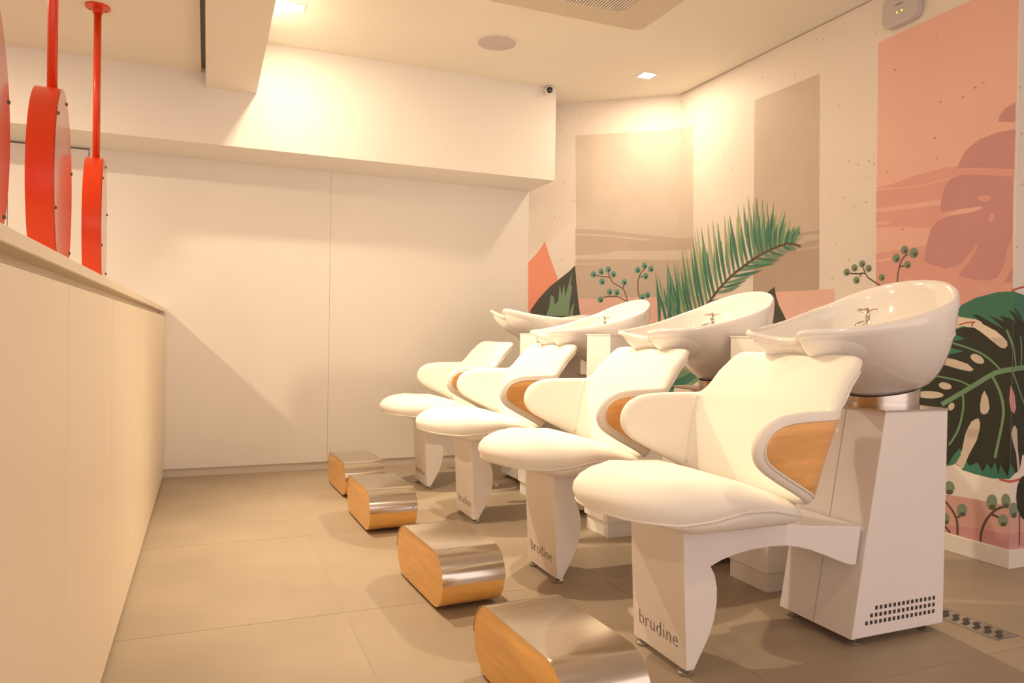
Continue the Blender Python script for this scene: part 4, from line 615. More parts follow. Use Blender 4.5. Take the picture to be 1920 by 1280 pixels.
('mural_berry_core','berry_olive_core',6,[(3.383,0.279),(3.381,0.274),(3.377,0.269),(3.370,0.266),(3.363,0.264),(3.356,0.265),(3.351,0.268),(3.349,0.272),(3.351,0.278),(3.356,0.282),(3.362,0.286),(3.37,0.287),(3.376,0.287),(3.381,0.284)]),
('mural_berry','berry_olive',5,[(3.454,0.210),(3.452,0.197),(3.445,0.184),(3.435,0.176),(3.423,0.173),(3.413,0.177),(3.405,0.186),(3.403,0.199),(3.405,0.213),(3.412,0.225),(3.422,0.233),(3.434,0.236),(3.444,0.232),(3.451,0.223)]),
('mural_berry_core','berry_olive_core',6,[(3.448,0.190),(3.446,0.185),(3.442,0.180),(3.435,0.177),(3.428,0.175),(3.422,0.176),(3.417,0.178),(3.416,0.182),(3.417,0.187),(3.421,0.192),(3.428,0.196),(3.435,0.197),(3.441,0.197),(3.446,0.194)]),
('mural_berry','berry_olive',5,[(3.369,0.151),(3.367,0.139),(3.362,0.128),(3.355,0.121),(3.347,0.118),(3.339,0.122),(3.333,0.130),(3.331,0.142),(3.333,0.154),(3.338,0.165),(3.345,0.172),(3.354,0.174),(3.361,0.171),(3.367,0.162)]),
('mural_berry_core','berry_olive_core',6,[(3.365,0.133),(3.364,0.128),(3.361,0.124),(3.356,0.121),(3.351,0.120),(3.346,0.121),(3.343,0.123),(3.342,0.127),(3.343,0.131),(3.346,0.136),(3.350,0.138),(3.356,0.140),(3.360,0.139),(3.364,0.137)]),
('mural_stem','stem',4,('strip',0.011,[(3.520,0.083),(3.524,0.132),(3.545,0.188),(3.578,0.234),(3.610,0.258),(3.633,0.265)])),
('mural_stem','stem',4,('strip',0.011,[(3.568,0.217),(3.604,0.211)])),
('mural_berry','berry_olive',5,[(3.592,0.277),(3.590,0.261),(3.583,0.247),(3.574,0.238),(3.562,0.236),(3.552,0.240),(3.545,0.251),(3.542,0.266),(3.544,0.282),(3.551,0.296),(3.561,0.305),(3.572,0.308),(3.582,0.303),(3.589,0.292)]),
('mural_berry_core','berry_olive_core',6,[(3.586,0.254),(3.584,0.248),(3.580,0.243),(3.574,0.239),(3.567,0.238),(3.561,0.239),(3.556,0.242),(3.554,0.247),(3.556,0.252),(3.560,0.258),(3.566,0.261),(3.573,0.263),(3.58,0.262),(3.584,0.259)]),
('mural_berry','berry_olive',5,[(3.650,0.292),(3.648,0.279),(3.641,0.267),(3.633,0.259),(3.625,0.257),(3.617,0.261),(3.611,0.272),(3.609,0.285),(3.610,0.300),(3.615,0.313),(3.623,0.320),(3.632,0.322),(3.640,0.318),(3.647,0.307)]),
('mural_berry_core','berry_olive_core',6,[(3.643,0.273),(3.642,0.268),(3.639,0.263),(3.634,0.260),(3.629,0.259),(3.624,0.26),(3.620,0.263),(3.619,0.267),(3.620,0.272),(3.623,0.277),(3.628,0.280),(3.634,0.281),(3.638,0.280),(3.642,0.277)]),
('mural_berry','berry_olive',5,[(3.699,0.249),(3.697,0.234),(3.689,0.222),(3.678,0.217),(3.666,0.218),(3.654,0.225),(3.646,0.238),(3.643,0.253),(3.645,0.268),(3.652,0.280),(3.663,0.286),(3.676,0.285),(3.687,0.277),(3.696,0.265)]),
('mural_berry_core','berry_olive_core',6,[(3.693,0.228),(3.691,0.223),(3.686,0.219),(3.679,0.217),(3.672,0.218),(3.664,0.221),(3.659,0.225),(3.658,0.231),(3.659,0.236),(3.664,0.239),(3.671,0.241),(3.679,0.241),(3.686,0.238),(3.691,0.233)]),
('mural_berry','berry_olive',5,[(3.641,0.208),(3.639,0.196),(3.633,0.185),(3.624,0.177),(3.614,0.175),(3.605,0.178),(3.599,0.186),(3.596,0.198),(3.598,0.211),(3.604,0.222),(3.613,0.229),(3.623,0.232),(3.632,0.228),(3.638,0.220)]),
('mural_berry_core','berry_olive_core',6,[(3.635,0.190),(3.634,0.185),(3.630,0.181),(3.625,0.178),(3.618,0.176),(3.613,0.177),(3.609,0.179),(3.608,0.183),(3.609,0.187),(3.613,0.192),(3.618,0.195),(3.624,0.196),(3.630,0.196),(3.633,0.193)]),
('mural_leaf','monstera_dark',6,[(3.809,0.298),(3.804,0.255),(3.788,0.221),(3.764,0.204),(3.737,0.206),(3.712,0.227),(3.694,0.263),(3.687,0.306),(3.691,0.349),(3.707,0.382),(3.730,0.399),(3.757,0.398),(3.783,0.377),(3.801,0.342)]),
('mural_stem','stem',4,('strip',0.009,[(3.711,0.227),(3.715,0.093)])),
('mural_line','red_line',9,('strip',0.007,[(3.393,1.061),(3.429,1.071),(3.473,1.075)])),
('mural_line','red_line',9,('strip',0.008,[(3.465,1.075),(3.455,1.056)])),
('mural_line','red_line',4,('strip',0.011,[(3.598,0.380),(3.636,0.378),(3.684,0.381),(3.755,0.393)])),
('mural_line','red_line',4,('strip',0.009,[(3.395,0.414),(3.429,0.402)])),
('mural_line','red_line',4,('strip',0.009,[(3.633,1.208),(3.673,1.221),(3.726,1.230)])),
]

def clip(poly, u0, u1):
    def half(ps, f):
        out = []
        for i in range(len(ps)):
            a, b = ps[i], ps[(i+1) % len(ps)]; fa, fb = f(a), f(b)
            if fa >= 0: out.append(a)
            if (fa >= 0) != (fb >= 0):
                t = fa/(fa-fb); out.append((a[0]+(b[0]-a[0])*t, a[1]+(b[1]-a[1])*t))
        return out
    p = half(poly, lambda q: q[0]-u0)
    if len(p) > 2: p = half(p, lambda q: u1-q[0])
    return p if len(p) > 2 else None

LEVELS = []
def level_of(poly):
    us = [q[0] for q in poly]; vs2 = [q[1] for q in poly]; bb = (min(us), max(us), min(vs2), max(vs2))
    lv = 1+max([l for (b, l) in LEVELS if b[0] < bb[1] and b[1] > bb[0] and b[2] < bb[3] and b[3] > bb[2]], default=0)
    LEVELS.append((bb, lv)); return lv

def decal(name, material, layer, poly):
    layer = level_of(poly)
    for (wo, a, b, P, D) in WALLS:
        lo, hi = min(q[0] for q in poly), max(q[0] for q in poly)
        if hi <= a+1e-4 or lo >= b-1e-4: continue
        c = poly if (lo >= a and hi <= b) else clip(poly, a, b)
        if not c: continue
        c = [(u, min(max(v, 0.0), ZC-.001)) for u, v in c]
        N = Vector((D.y, -D.x)); off = 0.00012*layer+.0003       # into the room
        vs_ = []
        for u, v in c:
            q = P+D*(u-a)+N*off; vs_.append((q.x, q.y, v))
        tris = tessellate_polygon([[Vector((u, v, 0)) for u, v in c]])
        me = bpy.data.meshes.new(name); me.from_pydata(vs_, [], [tuple(t) for t in tris]); me.update()
        link(name, me, material, wo)

for (nm, mt_, ly, geo) in sorted(MURAL, key=lambda q: q[2]):
    if geo[0] == 'strip':
        wd, pts = geo[1], catmull(geo[2], 5, False) if len(geo[2]) > 2 else np.array(geo[2])
        L, R = [], []
        for i in range(len(pts)):
            t = pts[min(i+1, len(pts)-1)]-pts[max(i-1, 0)]; t = t/(np.hypot(*t)+1e-9); n = np.array([-t[1], t[0]])
            ww = wd/2
            L.append(tuple(pts[i]+n*ww)); R.append(tuple(pts[i]-n*ww))
        decal(nm, mt_, ly, L+R[::-1])
    else:
        decal(nm, mt_, ly, geo)

# ------------------------------------------------------------------ service counter on the left
XC = -0.257
ct = empty('service_counter', (-0.5, 3, 0))
ct['label'] = 'long cream panelled service counter along the left side'; ct['category'] = 'counter'
def cbox(*a, **k):
    o = box(*a, **k); o.parent = ct; o.matrix_parent_inverse = Matrix.Translation((0.5, -3, 0)); return o
cbox('counter_body', -0.74, XC-.018, -0.6, YB-.003, 0.012, 1.066, 'counter_cream')
cbox('recess_rail', -0.74, XC-.040, -0.6, YB-.003, 1.066, 1.094, 'counter_cream')
cuts = [-0.6, 0.08, 0.89, 1.705, 2.443, 3.284, 4.113, YB-.004]
for a, b in zip(cuts, cuts[1:]):
    cbox('front_panel', XC-.018, XC, a+.002, b-.002, 0.016, 1.066, 'counter_cream', bev=.0015, seg=1)
cbox('edge_glint', XC-.0175, XC+.0004, 1.7025, 1.7075, 0.016, 1.066, 'edge_glint_lilac')  # glint of light on the panel edge, painted as a lilac strip
cbox('countertop', -0.80, XC+.002, -0.6, YB-.003, 1.094, 1.119, 'counter_cream', bev=.002, seg=1)
cbox('plinth', -0.72, XC-.02, -0.6, YB-.003, 0, 0.014, 'rubber_black')

# ------------------------------------------------------------------ round red panels hung over the counter
def red_panel(y, label):
    X, R, zc, th = -0.512, 0.338, 1.497-.028, 0.078
    t = empty('hanging_disc', (X, y, zc-R), math.radians(4.5))
    tag(t, label, 'hanging panel', 'red round panels over the counter')
    prof = []; N = 72
    bm = bmesh.new()
    A = [bm.verts.new((-th/2, R*math.cos(2*math.pi*k/N), R+R*math.sin(2*math.pi*k/N))) for k in range(N)]
    B = [bm.verts.new((th/2-.004, v.co.y, v.co.z)) for v in A]
    bm.faces.new(A); bm.faces.new(B[::-1])
    for k in range(N): bm.faces.new((A[k], A[(k+1) % N], B[(k+1) % N], B[k]))
    bmesh.ops.recalc_face_normals(bm, faces=bm.faces)
    o = link('rim', bm, 'lacquer_red', t)
    for f in o.data.polygons: f.use_smooth = len(f.vertices) == 4
    o.data.set_sharp_from_angle(angle=math.radians(40))
    fc = pyd('face_plate', [(x_, (R-.001)*math.cos(2*math.pi*k/N), R+(R-.001)*math.sin(2*math.pi*k/N)) for x_ in (th/2-.004, th/2) for k in range(N)],
        [tuple(range(N)), tuple(range(N, 2*N))]+[(k, (k+1) % N, N+(k+1) % N, N+k) for k in range(N)], 'disc_face_red', t)
    for k in range(6):
        a = math.pi/9+2*math.pi*k/6
        s = lathe('screw', [(.006, 0), (.006, .003), (.003, .005)], 'cutout_dark', t, 8)
        s.rotation_euler = (0, math.pi/2, 0); s.location = (th/2, (R-.02)*math.cos(a), R+(R-.02)*math.sin(a))
    top = 2*R; ztop = ZL-(zc-R)
    tube('pole', [(0, 0, top-.005), (0, 0, ztop-.02)], .0165, 'lacquer_red', t, 16)
    fl_ = lathe('ceiling_flange', [(.022, -.035), (.022, -.012), (.055, -.010), (.055, 0)], 'lacquer_red', t, 28, (0, 0, ztop))
    for k in range(3):
        lathe('screw', [(.004, -.003), (.004, 0)], 'cutout_dark', fl_, 8, (.04*math.cos(2*k*2.094/2+.5), .04*math.sin(2*k*2.094/2+.5), -.0105))
    return t
red_panel(2.03, 'red round hanging panel cut by the left edge of the picture')
red_panel(3.008, 'red round hanging panel with broad rim, between the other two')
red_panel(4.11, 'red round hanging panel farthest along the counter, nearest the back wall')

# ------------------------------------------------------------------ shampoo wash unit (local: x from leg front towards wall, y across, z up)
def shell(a, z):
    """mid surface of the bent backrest: a = signed arc coordinate, z = height"""
    s = 1.0 if a >= 0 else -1.0
    acc = np.zeros(3)
    xf = np.interp(z, [.45, .52, .65, .775, .85, .94], [.300, .315, .345, .385, .440, .535])
    wd = np.interp(z, [.45, .52, .775, .94], [.275, .288, .318, .318])
    for k in (-1, -.6, -.2, .2, .6, 1):
        A = a+k*.045
        sg = 1.0 if A >= 0 else -1.0; B = abs(A)
        if B <= .30: p = (xf+np.interp(z, [.5, .75, .93], [.045, .034, .012])*(1-(B/.30)**2), sg*B/.30*wd, z)
        else:
            f = B-.30; p = (xf-f, sg*(wd+.11*f), z)
        acc += np.array(p)
    return acc/6
def shell_n(a, z):
    e = .004
    n = np.cross(shell(a+e, z)-shell(a-e, z), shell(a, z+e)-shell(a, z-e)); n /= np.linalg.norm(n)
    return -n if n[0]*1.0+(-n[1]*(1 if a > 0 else -1))*-0.3 > 0 and abs(a) < .30 else n
half = [(0, .488), (.12, .490), (.22, .497), (.30, .512), (.40, .556), (.49, .597), (.555, .632), (.592, .672), (.601, .712), (.588, .748), (.550, .772), (.49, .782), (.40, .784),
        (.318, .786), (.294, .802), (.280, .850), (.265, .905), (.250, .924), (.21, .930), (.12, .930), (0, .929)]
outl = half + [(-a, z) for a, z in half[-2:0:-1]]
outl = resample(catmull(outl, 6), .014)
if 0.5*np.sum(outl[:, 0]*np.roll(outl[:, 1], -1)-np.roll(outl[:, 0], -1)*outl[:, 1]) < 0: outl = outl[::-1].copy()

def eval_shell(V):
    S = np.array([shell(*v) for v in V]); N = []
    for v in V:
        e = .004; a, z = v
        n = np.cross(shell(a+e, z)-shell(a-e, z), shell(a, z+e)-shell(a, z-e)); n /= np.linalg.norm(n); N.append(n)
    N = np.array(N)
    # sitter side: at a = 0 it must point to -x
    n0 = np.cross(shell(.004, .7)-shell(-.004, .7), shell(0, .704)-shell(0, .696))
    if n0[0] > 0: N = -N
    return S, N

def build_unit():
    root = empty('shampoo_unit')
    # --- frame: leg, arch and beam in one folded steel profile
    prof = [(-.016, .436), (-.008, .25), (.004, .022), (.030, .022), (.052, .060), (.078, .105), (.098, .155), (.107, .205), (.107, .250), (.098, .290), (.083, .316),
            (.12, .330), (.17, .342), (.23, .350), (.30, .353), (.36, .350), (.41, .341), (.46, .327), (.51, .308), (.56, .288), (.60, .272), (.635, .262), (.652, .262),
            (.672, .383), (.30, .418)]
    fr = prism('leg_frame', prof, 'y', -.142, .142, 'powder_coat', root, bev=.003)
    # cut-out lettering on the leg front
    cu = bpy.data.curves.new('lettering', 'FONT'); cu.body = 'brudine'; cu.size = .066; cu.align_x = 'CENTER'; cu.extrude = .0004; cu.space_character = 1.08; cu.offset = -.0012
    tmp = bpy.data.objects.new('lettering', cu); COL.objects.link(tmp)
    me = bpy.data.meshes.new_from_object(tmp.evaluated_get(bpy.context.evaluated_depsgraph_get()))
    bpy.data.objects.remove(tmp, do_unlink=True); me.name = 'lettering'
    me.materials.clear(); me.materials.append(MATS['cutout_dark'])
    xs = [v.co.x for v in me.vertices]; k = .205/(max(xs)-min(xs)); cx = (max(xs)+min(xs))/2
    for v in me.vertices:
        X, Y, Z = (v.co.x-cx)*k, v.co.y*k, v.co.z
        zz = .076+Y; xx = -.008+(.012)*(.25-zz)/.228     # follows the front face
        v.co = (xx-.0006-Z, -X, zz)
    lt = link('lettering', me, None, fr)
    # stencil bridges: thin uncut bars across the round letters
    bm = bmesh.new()
    for yy, z0, z1 in ((.0865, .076, .084), (.0865, .102, .112), (-.004, .076, .084), (-.004, .102, .112), (-.0895, .076, .084), (-.0895, .102, .112)):
        xx = -.008+.012*(.25-(z0+z1)/2)/.228
        bbox(bm, xx-.0016, xx+.001, yy-.0021, yy+.0021, z0, z1)
    tag(link('stencil_bridge', bm, 'powder_coat', fr), kind='stuff')
    for yy in (-.112, .112):
        lathe('levelling_foot', [(.021, 0), (.024, .004), (.024, .009), (.012, .013), (.007, .014), (.007, .026)], 'zinc_foot', fr, 20, (.022, yy, 0))
    # --- seat cushion
    sh = [(-.254, 0), (-.244, .072), (-.213, .143), (-.162, .200), (-.092, .240), (-.01, .256), (.10, .260), (.20, .258), (.29, .250), (.335, .225), (.345, .15), (.347, 0)]
    so = sh+[(x, -y) for x, y in sh[-2:0:-1]]
    so = resample(catmull(so, 6), .016)
    V, F, d = fill(so, [.004, .012, .025, .045, .07, .10], .03)
    zm = np.interp(V[:, 0], [-.27, -.2, -.1, 0, .1, .2, .345], [.488, .478, .472, .481, .499, .497, .463])
    # the rim line drops a little towards the front corners as the photo's wavy seam does
    T = np.interp(V[:, 0], [-.28, -.2, -.08, .07, .22, .35], [.092, .106, .115, .085, .050, .042])
    top = np.c_[V, zm+T*puff(d, np.interp(V[:, 0], [-.27, -.1, .1], [.085, .10, .11]))]
    # the cushion swells out past its seam line
    pf = puff(d, .10); ab = np.roll(so, -1, 0)-so
    tt = np.clip(((V[:, None]-so[None])*ab[None]).sum(2)/((ab**2).sum(1)[None]+1e-12), 0, 1)
    cp = so[None]+tt[..., None]*ab[None]; q = ((cp-V[:, None])**2).sum(2).argmin(1); near = cp[np.arange(len(V)), q]
    ou = near-V; ou /= np.hypot(ou[:, 0], ou[:, 1])[:, None]+1e-9
    amp = np.interp(V[:, 0], [-.1, .15, .3], [.020, .010, .003])
    top[:, :2] += ou*(amp*4*pf*(1-pf)*(d > 0))[:, None]
    Bd = (zm-.437)*np.interp(V[:, 0], [-.27, -.16, -.04, .345], [.14, .16, 1, 1])
    bot = np.c_[V, zm-Bd*puff(d, .05)]
    mid = np.c_[V, zm]
    seat = two_sided('seat_cushion', top, mid-np.c_[0*V, 0.004*np.ones(len(V))], F, d, 'upholstery', root)
    two_sided('seat_base', mid-np.c_[0*V, 0.002*np.ones(len(V))], bot, F, d, 'upholstery_piping', root)
    zb = np.interp(so[:, 0], [-.27, -.2, -.1, 0, .1, .2, .345], [.488, .478, .472, .481, .499, .497, .463])
    tube('piping', np.c_[so, zb], .0042, 'upholstery_piping', seat, 6, closed=True)
    # --- backrest
    V, F, d = fill(outl, [.003, .009, .018, .030], .026)
    S, N = eval_shell(V)
    p1 = puff(d, .032)[:, None]
    back = two_sided('backrest', S+N*.025*p1, S-N*.015*puff(d, .022)[:, None], F, d, 'upholstery', root)
    wo = resample(inset(outl, .023), .014)
    wo[:, 0] *= 1+.05*np.clip((wo[:, 1]-.79)/.03, 0, 1)
    V, F, d = fill(wo, [.006], .026)
    S, N = eval_shell(V)
    dd = np.where(d == 0, 0, 1)[:, None]
    two_sided('wood_shell', S-N*.0125, S-N*(.0125+.0065*dd), F, d, 'beech_veneer', back)
    S, N = eval_shell(wo)
    tube('piping', S-N*.0160, .0040, 'upholstery_piping', back, 6, closed=True)
    for s in (-1, 1):
        for off in (-.004, .004):
            pts = [(s*(.318)+off, z) for z in np.linspace(.535, .770, 14)]
            S, N = eval_shell(np.array(pts))
            tube('seam', S+N*.0245, .0022, 'upholstery_piping', back, 5)
    # bracket carrying the backrest
    tube('back_bracket', [(.30, 0, .40), (.40, 0, .43), (.415, 0, .56), (.43, 0, .70)], .016, 'powder_coat', root, 10)
    # --- plumbing tower
    tw = prism('tower', [(.620, .030), (1.035, .030), (1.037, .752), (.750, .752)], 'y', -.160, .160, 'powder_coat', root, bev=.004)
    box('top_plate', .742, 1.043, -.165, .165, .752, .757, 'brushed_steel', tw, bev=.001, seg=1)
    fx = lambda z: .620+(z-.03)*(.130/.722)
    pyd('front_seam', [(fx(.032)-.0012, -.0009, .032), (fx(.032)-.0012, .0009, .032), (fx(.750)-.0012, .0009, .750), (fx(.750)-.0012, -.0009, .750),
        (fx(.032)+.002, -.0009, .032), (fx(.032)+.002, .0009, .032), (fx(.750)+.002, .0009, .750), (fx(.750)+.002, -.0009, .750)],
        [(0, 1, 2, 3), (4, 5, 6, 7), (0, 1, 5, 4), (1, 2, 6, 5), (2, 3, 7, 6), (3, 0, 4, 7)], 'seam_grey', tw)
    bm = bmesh.new()
    for row, (z, x0, n) in enumerate(((.121, .724, 14), (.0985, .703, 15), (.076, .682, 16))):
        for k in range(n):
            x = x0+k*.0202
            for sy in (-1, 1):
                bbox(bm, x-.0055, x+.0055, sy*.1585 if sy > 0 else -.1608, .1608 if sy > 0 else -.1585, z-.0062, z+.0062)
    tag(link('vent_holes', bm, 'gap_dark', tw), kind='stuff')
    for xx in (.665, .995):
        for yy in (-.125, .125):
            lathe('levelling_foot', [(.021, 0), (.024, .004), (.024, .009), (.012, .013), (.007, .014), (.007, .032)], 'zinc_foot', tw, 18, (xx, yy, 0))
    # --- tilting ring under the basin
    cxr, N_ = .915, 40
    def ring(name, zlo, zhi, r, slo, shi, material, par):
        vs_ = []
        for zf, sl in ((zlo, slo), (zhi, shi)):
            for k in range(N_):
                a = 2*math.pi*k/N_; x, y = r*math.cos(a), r*math.sin(a)
                vs_.append((cxr+x, y, zf+sl*x))
        fs_ = [tuple(range(N_)), tuple(range(N_, 2*N_))]+[(k, (k+1) % N_, N_+(k+1) % N_, N_+k) for k in range(N_)]
        o = pyd(name, vs_, fs_, material, par)
        for f in o.data.polygons: f.use_smooth = len(f.vertices) == 4
        o.data.set_sharp_from_angle(angle=math.radians(40))
        return o
    rg = ring('swivel_ring', .757, .781, .117, 0, .09, 'satin_ring', root)
    ring('ring_upper', .7815, .811, .1185, .09, .20, 'satin_ring', rg)
    ring('ring_gasket', .811, .815, .116, .20, .20, 'rubber_black', rg)
    # --- ceramic basin
    build_basin(root, cxr)
    return root

def basin_rim(th):
    """th 0 = back, +-pi = front; local coordinates"""
    t = abs(th)/math.pi; s = 1 if th >= 0 else -1
    T_ = [0, .06, .13, .20, .28, .36, .45, .54, .62, .70, .765, .80, .82, .85, .92, 1.0]
    X_ = [1.075, 1.070, 1.045, 1.000, .935, .865, .790, .705, .620, .530, .450, .412, .410, .432, .465, .478]
    Y_ = [0, .075, .155, .220, .268, .285, .281, .266, .246, .213, .163, .130, .108, .092, .055, 0]
    Z_ = [1.202, 1.199, 1.184, 1.158, 1.121, 1.098, 1.074, 1.051, 1.034, 1.020, 1.014, 1.012, 1.009, .999, .990, .986]
    return np.array([np.interp(t, T_, X_), s*np.interp(t, T_, Y_), np.interp(t, T_, Z_)])

def build_basin(root, cxr):
    NT = 96
    ths = [-math.pi+2*math.pi*(k+.5)/NT for k in range(NT)]
    rim = np.array([basin_rim(t) for t in ths])
    for _ in range(2):                                   # soften the corners of the rim line
        rim = .25*np.roll(rim, 1, 0)+.5*rim+.25*np.roll(rim, -1, 0)
    rim_s = rim.copy()
    for _ in range(10): rim_s = .25*np.roll(rim_s, 1, 0)+.5*rim_s+.25*np.roll(rim_s, -1, 0)
    rb = .114
    base = np.array([(cxr+rb*math.cos(a), rb*math.sin(a), .814+.20*rb*math.cos(a)) for a in ths])
    vs_ = []; rows = []
    def add(row): rows.append(len(vs_)); vs_.extend(row)
    K = 16
    add([(cxr+(b[0]-cxr)*.3, b[1]*.3, .814+.20*(b[0]-cxr)*.3) for b in base])
    for k in range(K+1):                                  # outside, elliptic flank
        t = k/K; ph = t*math.pi/2
        row = []
        for a, b, r1_, r2_ in zip(ths, base, rim, rim_s):
            r_ = r1_*t**3+r2_*(1-t**3)
            front = max(0.0, min(1.0, (abs(a)/math.pi-.35)/.5)); front = front*front*(3-2*front)
            h = math.sin(ph)*(1-front)+(t**1.04)*front; v = (1-math.cos(ph))*(1-front)+(t**.95)*front
            row.append((b[0]+(r_[0]-b[0])*h, b[1]+(r_[1]-b[1])*h, b[2]+(r_[2]-.016-b[2])*v))
        add(row)
    cen = np.array([.80, 0, 0])
    def ins(r_, d, dz):
        v = np.array([cen[0]-r_[0], -r_[1], 0]); v /= np.linalg.norm(v)+1e-9
        return tuple(r_+v*d+np.array([0, 0, dz]))
    add([ins(r_, .004, -.003) for r_ in rim]); add([ins(r_, .011, 0.0) for r_ in rim]); add([ins(r_, .019, -.004) for r_ in rim]); add([ins(r_, .024, -.014) for r_ in rim])
    inr = np.array([ins(r_, .024, -.014) for r_ in rim])
    ib = np.array([(.83+.07*math.cos(a), .07*math.sin(a), .885+.01*math.cos(a)) for a in ths])
    for k in range(1, 14):
        ph = (1-k/13)*math.pi/2
        h, v = math.sin(ph), 1-math.cos(ph)
        add([tuple(b+(r_-b)*np.array([h, h, v])) for b, r_ in zip(ib, inr)])
    add([(.83+.02*math.cos(a), .02*math.sin(a), .880) for a in ths])
    fs_ = []
    for q in range(len(rows)-1):
        A, B = rows[q], rows[q+1]
        for k in range(NT): fs_.append((A+k, A+(k+1) % NT, B+(k+1) % NT, B+k))
    fs_.append(tuple(range(rows[0], rows[0]+NT))); fs_.append(tuple(range(rows[-1], rows[-1]+NT)))
    bs = pyd('basin', vs_, fs_, 'ceramic', root, True)
    # raised moulding line round the back of the bowl
    line = []
    for k in range(NT):
        if abs(ths[k])/math.pi < .36:
            p = np.array(vs_[rows[13]+k]); line.append(p)
    line = sorted(line, key=lambda p: math.atan2(p[1], p[0]-.6))
    tube('moulding_line', line, .0028, 'ceramic', bs, 6)
    lathe('drain', [(.026, 0), (.028, .003), (.02, .005), (.0, .004)], 'chrome', bs, 20, (.83, 0, .879))
    # mixer: upright body, spout and two flat levers
    mx = tube('mixer', [(.860, 0, .905), (.845, 0, 1.03), (.832, 0, 1.095)], [.013, .010, .0085], 'chrome', bs, 12)
    tube('spout', [(.848, 0, 1.02), (.815, 0, 1.045), (.785, 0, 1.035), (.775, 0, 1.015)], .0065, 'chrome', mx, 10)
    for s in (-1, 1):
        tube('lever', [(.836, 0, 1.080), (.836+.010*s, .018*s*-1, 1.086), (.836+.02*s, .028*s*-1, 1.088)], [.005, .0065, .004], 'chrome', mx, 8)
    lathe('hose_collar', [(.0135, 0), (.0155, .004), (.0155, .012), (.0125, .016)], 'chrome', mx, 16, (.852, 0, 1.0))
    return bs

UNIT_Y = (1.887, 2.735, 3.713, 4.589)
unit = build_unit()
unit_labels = ('white salon wash unit nearest the camera, its tower and perforated side in view',
               'white salon wash unit second from the camera, its basin below the palm frond',
               'white salon wash unit third from the camera, its basin below the berry sprigs',
               'white salon wash unit farthest away by the back wall, basin tilted up')
units = []
for i, y in enumerate(UNIT_Y):
    o = unit if i == 0 else copy_tree(unit)
    o.location = (1.28, y, 0)
    tag(o, unit_labels[i], 'wash unit', 'salon wash units in a row')
    units.append(o)
# the farthest basin is tipped back on its ring
for ch in units[3].children:
    if ch.name.startswith('basin'):
        piv = Vector((.915, 0, .80))
        ch.matrix_local = Matrix.Translation(piv) @ Matrix.Rotation(math.radians(18.5), 4, 'Y') @ Matrix.Translation(-piv)

# ------------------------------------------------------------------ footrests
def build_footrest():
    t = empty('footrest')
    L, Hh, r, x0, x1 = .545, .200, .098, -.118, .118
    z0 = .008
    def stad(r, L, n=14, z0=z0, H=Hh):
        c = L/2-r; zc = z0+H/2; k = H/2/r
        p = [(c+r*math.cos(a), zc+k*r*math.sin(a)) for a in np.linspace(-math.pi/2, math.pi/2, n)]
        return p+[(-c+r*math.cos(a), zc+k*r*math.sin(a)) for a in np.linspace(math.pi/2, 1.5*math.pi, n)]
    body = prism('body', stad(r, L), 'x', x0, x1, 'beech_veneer_foot', t, bev=.002, seg=1)
    for f in body.data.polygons: f.use_smooth = len(f.vertices) == 4
    body.data.set_sharp_from_angle(angle=math.radians(35))
    # steel sheet wrapped over the top and down both ends
    R = r+.0018; c = L/2-r; zc = z0+Hh/2; k = (Hh/2+.0018)/R
    arc = [(c+R*math.cos(a), zc+k*R*math.sin(a)) for a in np.linspace(-.02, math.pi/2, 14)]
    arc += [(-c+R*math.cos(a), zc+k*R*math.sin(a)) for a in np.linspace(math.pi/2, math.pi+.02, 14)]
    vs_, fs_ = [], []
    for (y, z) in arc:
        d = .0014
        for xx in (x0-.0015, x1+.0015): vs_.append((xx, y, z))
    n = len(arc)
    nr = [Vector((0, math.cos(a), math.sin(a))) for a in list(np.linspace(-.02, math.pi/2, 14))+list(np.linspace(math.pi/2, math.pi+.02, 14))]
    base = len(vs_)
    for i in range(n):
        for q in (0, 1):
            vs_.append(tuple(Vector(vs_[2*i+q])-nr[i]*.0016))
    for i in range(n-1):
        fs_.append((2*i, 2*i+1, 2*i+3, 2*i+2)); fs_.append((base+2*i, base+2*i+2, base+2*i+3, base+2*i+1))
        fs_.append((2*i, 2*i+2, base+2*i+2, base+2*i)); fs_.append((2*i+1, base+2*i+1, base+2*i+3, 2*i+3))
    fs_.append((0, base, base+1, 1)); e = 2*n-2; fs_.append((e, e+1, base+e+1, base+e))
    sh = pyd('steel_cover', vs_, fs_, 'sheet_steel', t)
    for f in sh.data.polygons: f.use_smooth = True
    try:
        sh.data.set_sharp_from_angle(angle=math.radians(35))
    except Exception: pass
    for sy in (-1, 1):
        for xx in (x0+.022, x1-.022):
            s = lathe('screw', [(.0055, 0), (.005, .002), (.002, .0032)], 'zinc_foot', sh, 10)
            s.rotation_euler = (-sy*math.pi/2, 0, 0); s.location = (xx, sy*(L/2+.0008), zc+.016)
    for sy in (-1, 1):
        box('rubber_pad', x0+.02, x1-.02, sy*.12-.035, sy*.12+.035, 0, .012, 'rubber_black', t)
    return t
foot = build_footrest()
FOOT = [(.868, 1.765, 3.0, 'beech and steel footrest nearest the camera, cut by the bottom edge'),
        (.866, 2.702, 3.0, 'beech and steel footrest second from the camera, fully in view'),
        (.846, 3.795, 1.5, 'beech and steel footrest overlapping the farthest one'),
        (.868, 4.62, 2.0, 'beech and steel footrest farthest away, near the back wall')]
for i, (x, y, rz, lb) in enumerate(FOOT):
    o = foot if i == 0 else copy_tree(foot)
    o.location = (x, y, 0); o.rotation_euler = (0, 0, math.radians(rz))
    tag(o, lb, 'footrest', 'footrests in front of the wash units')

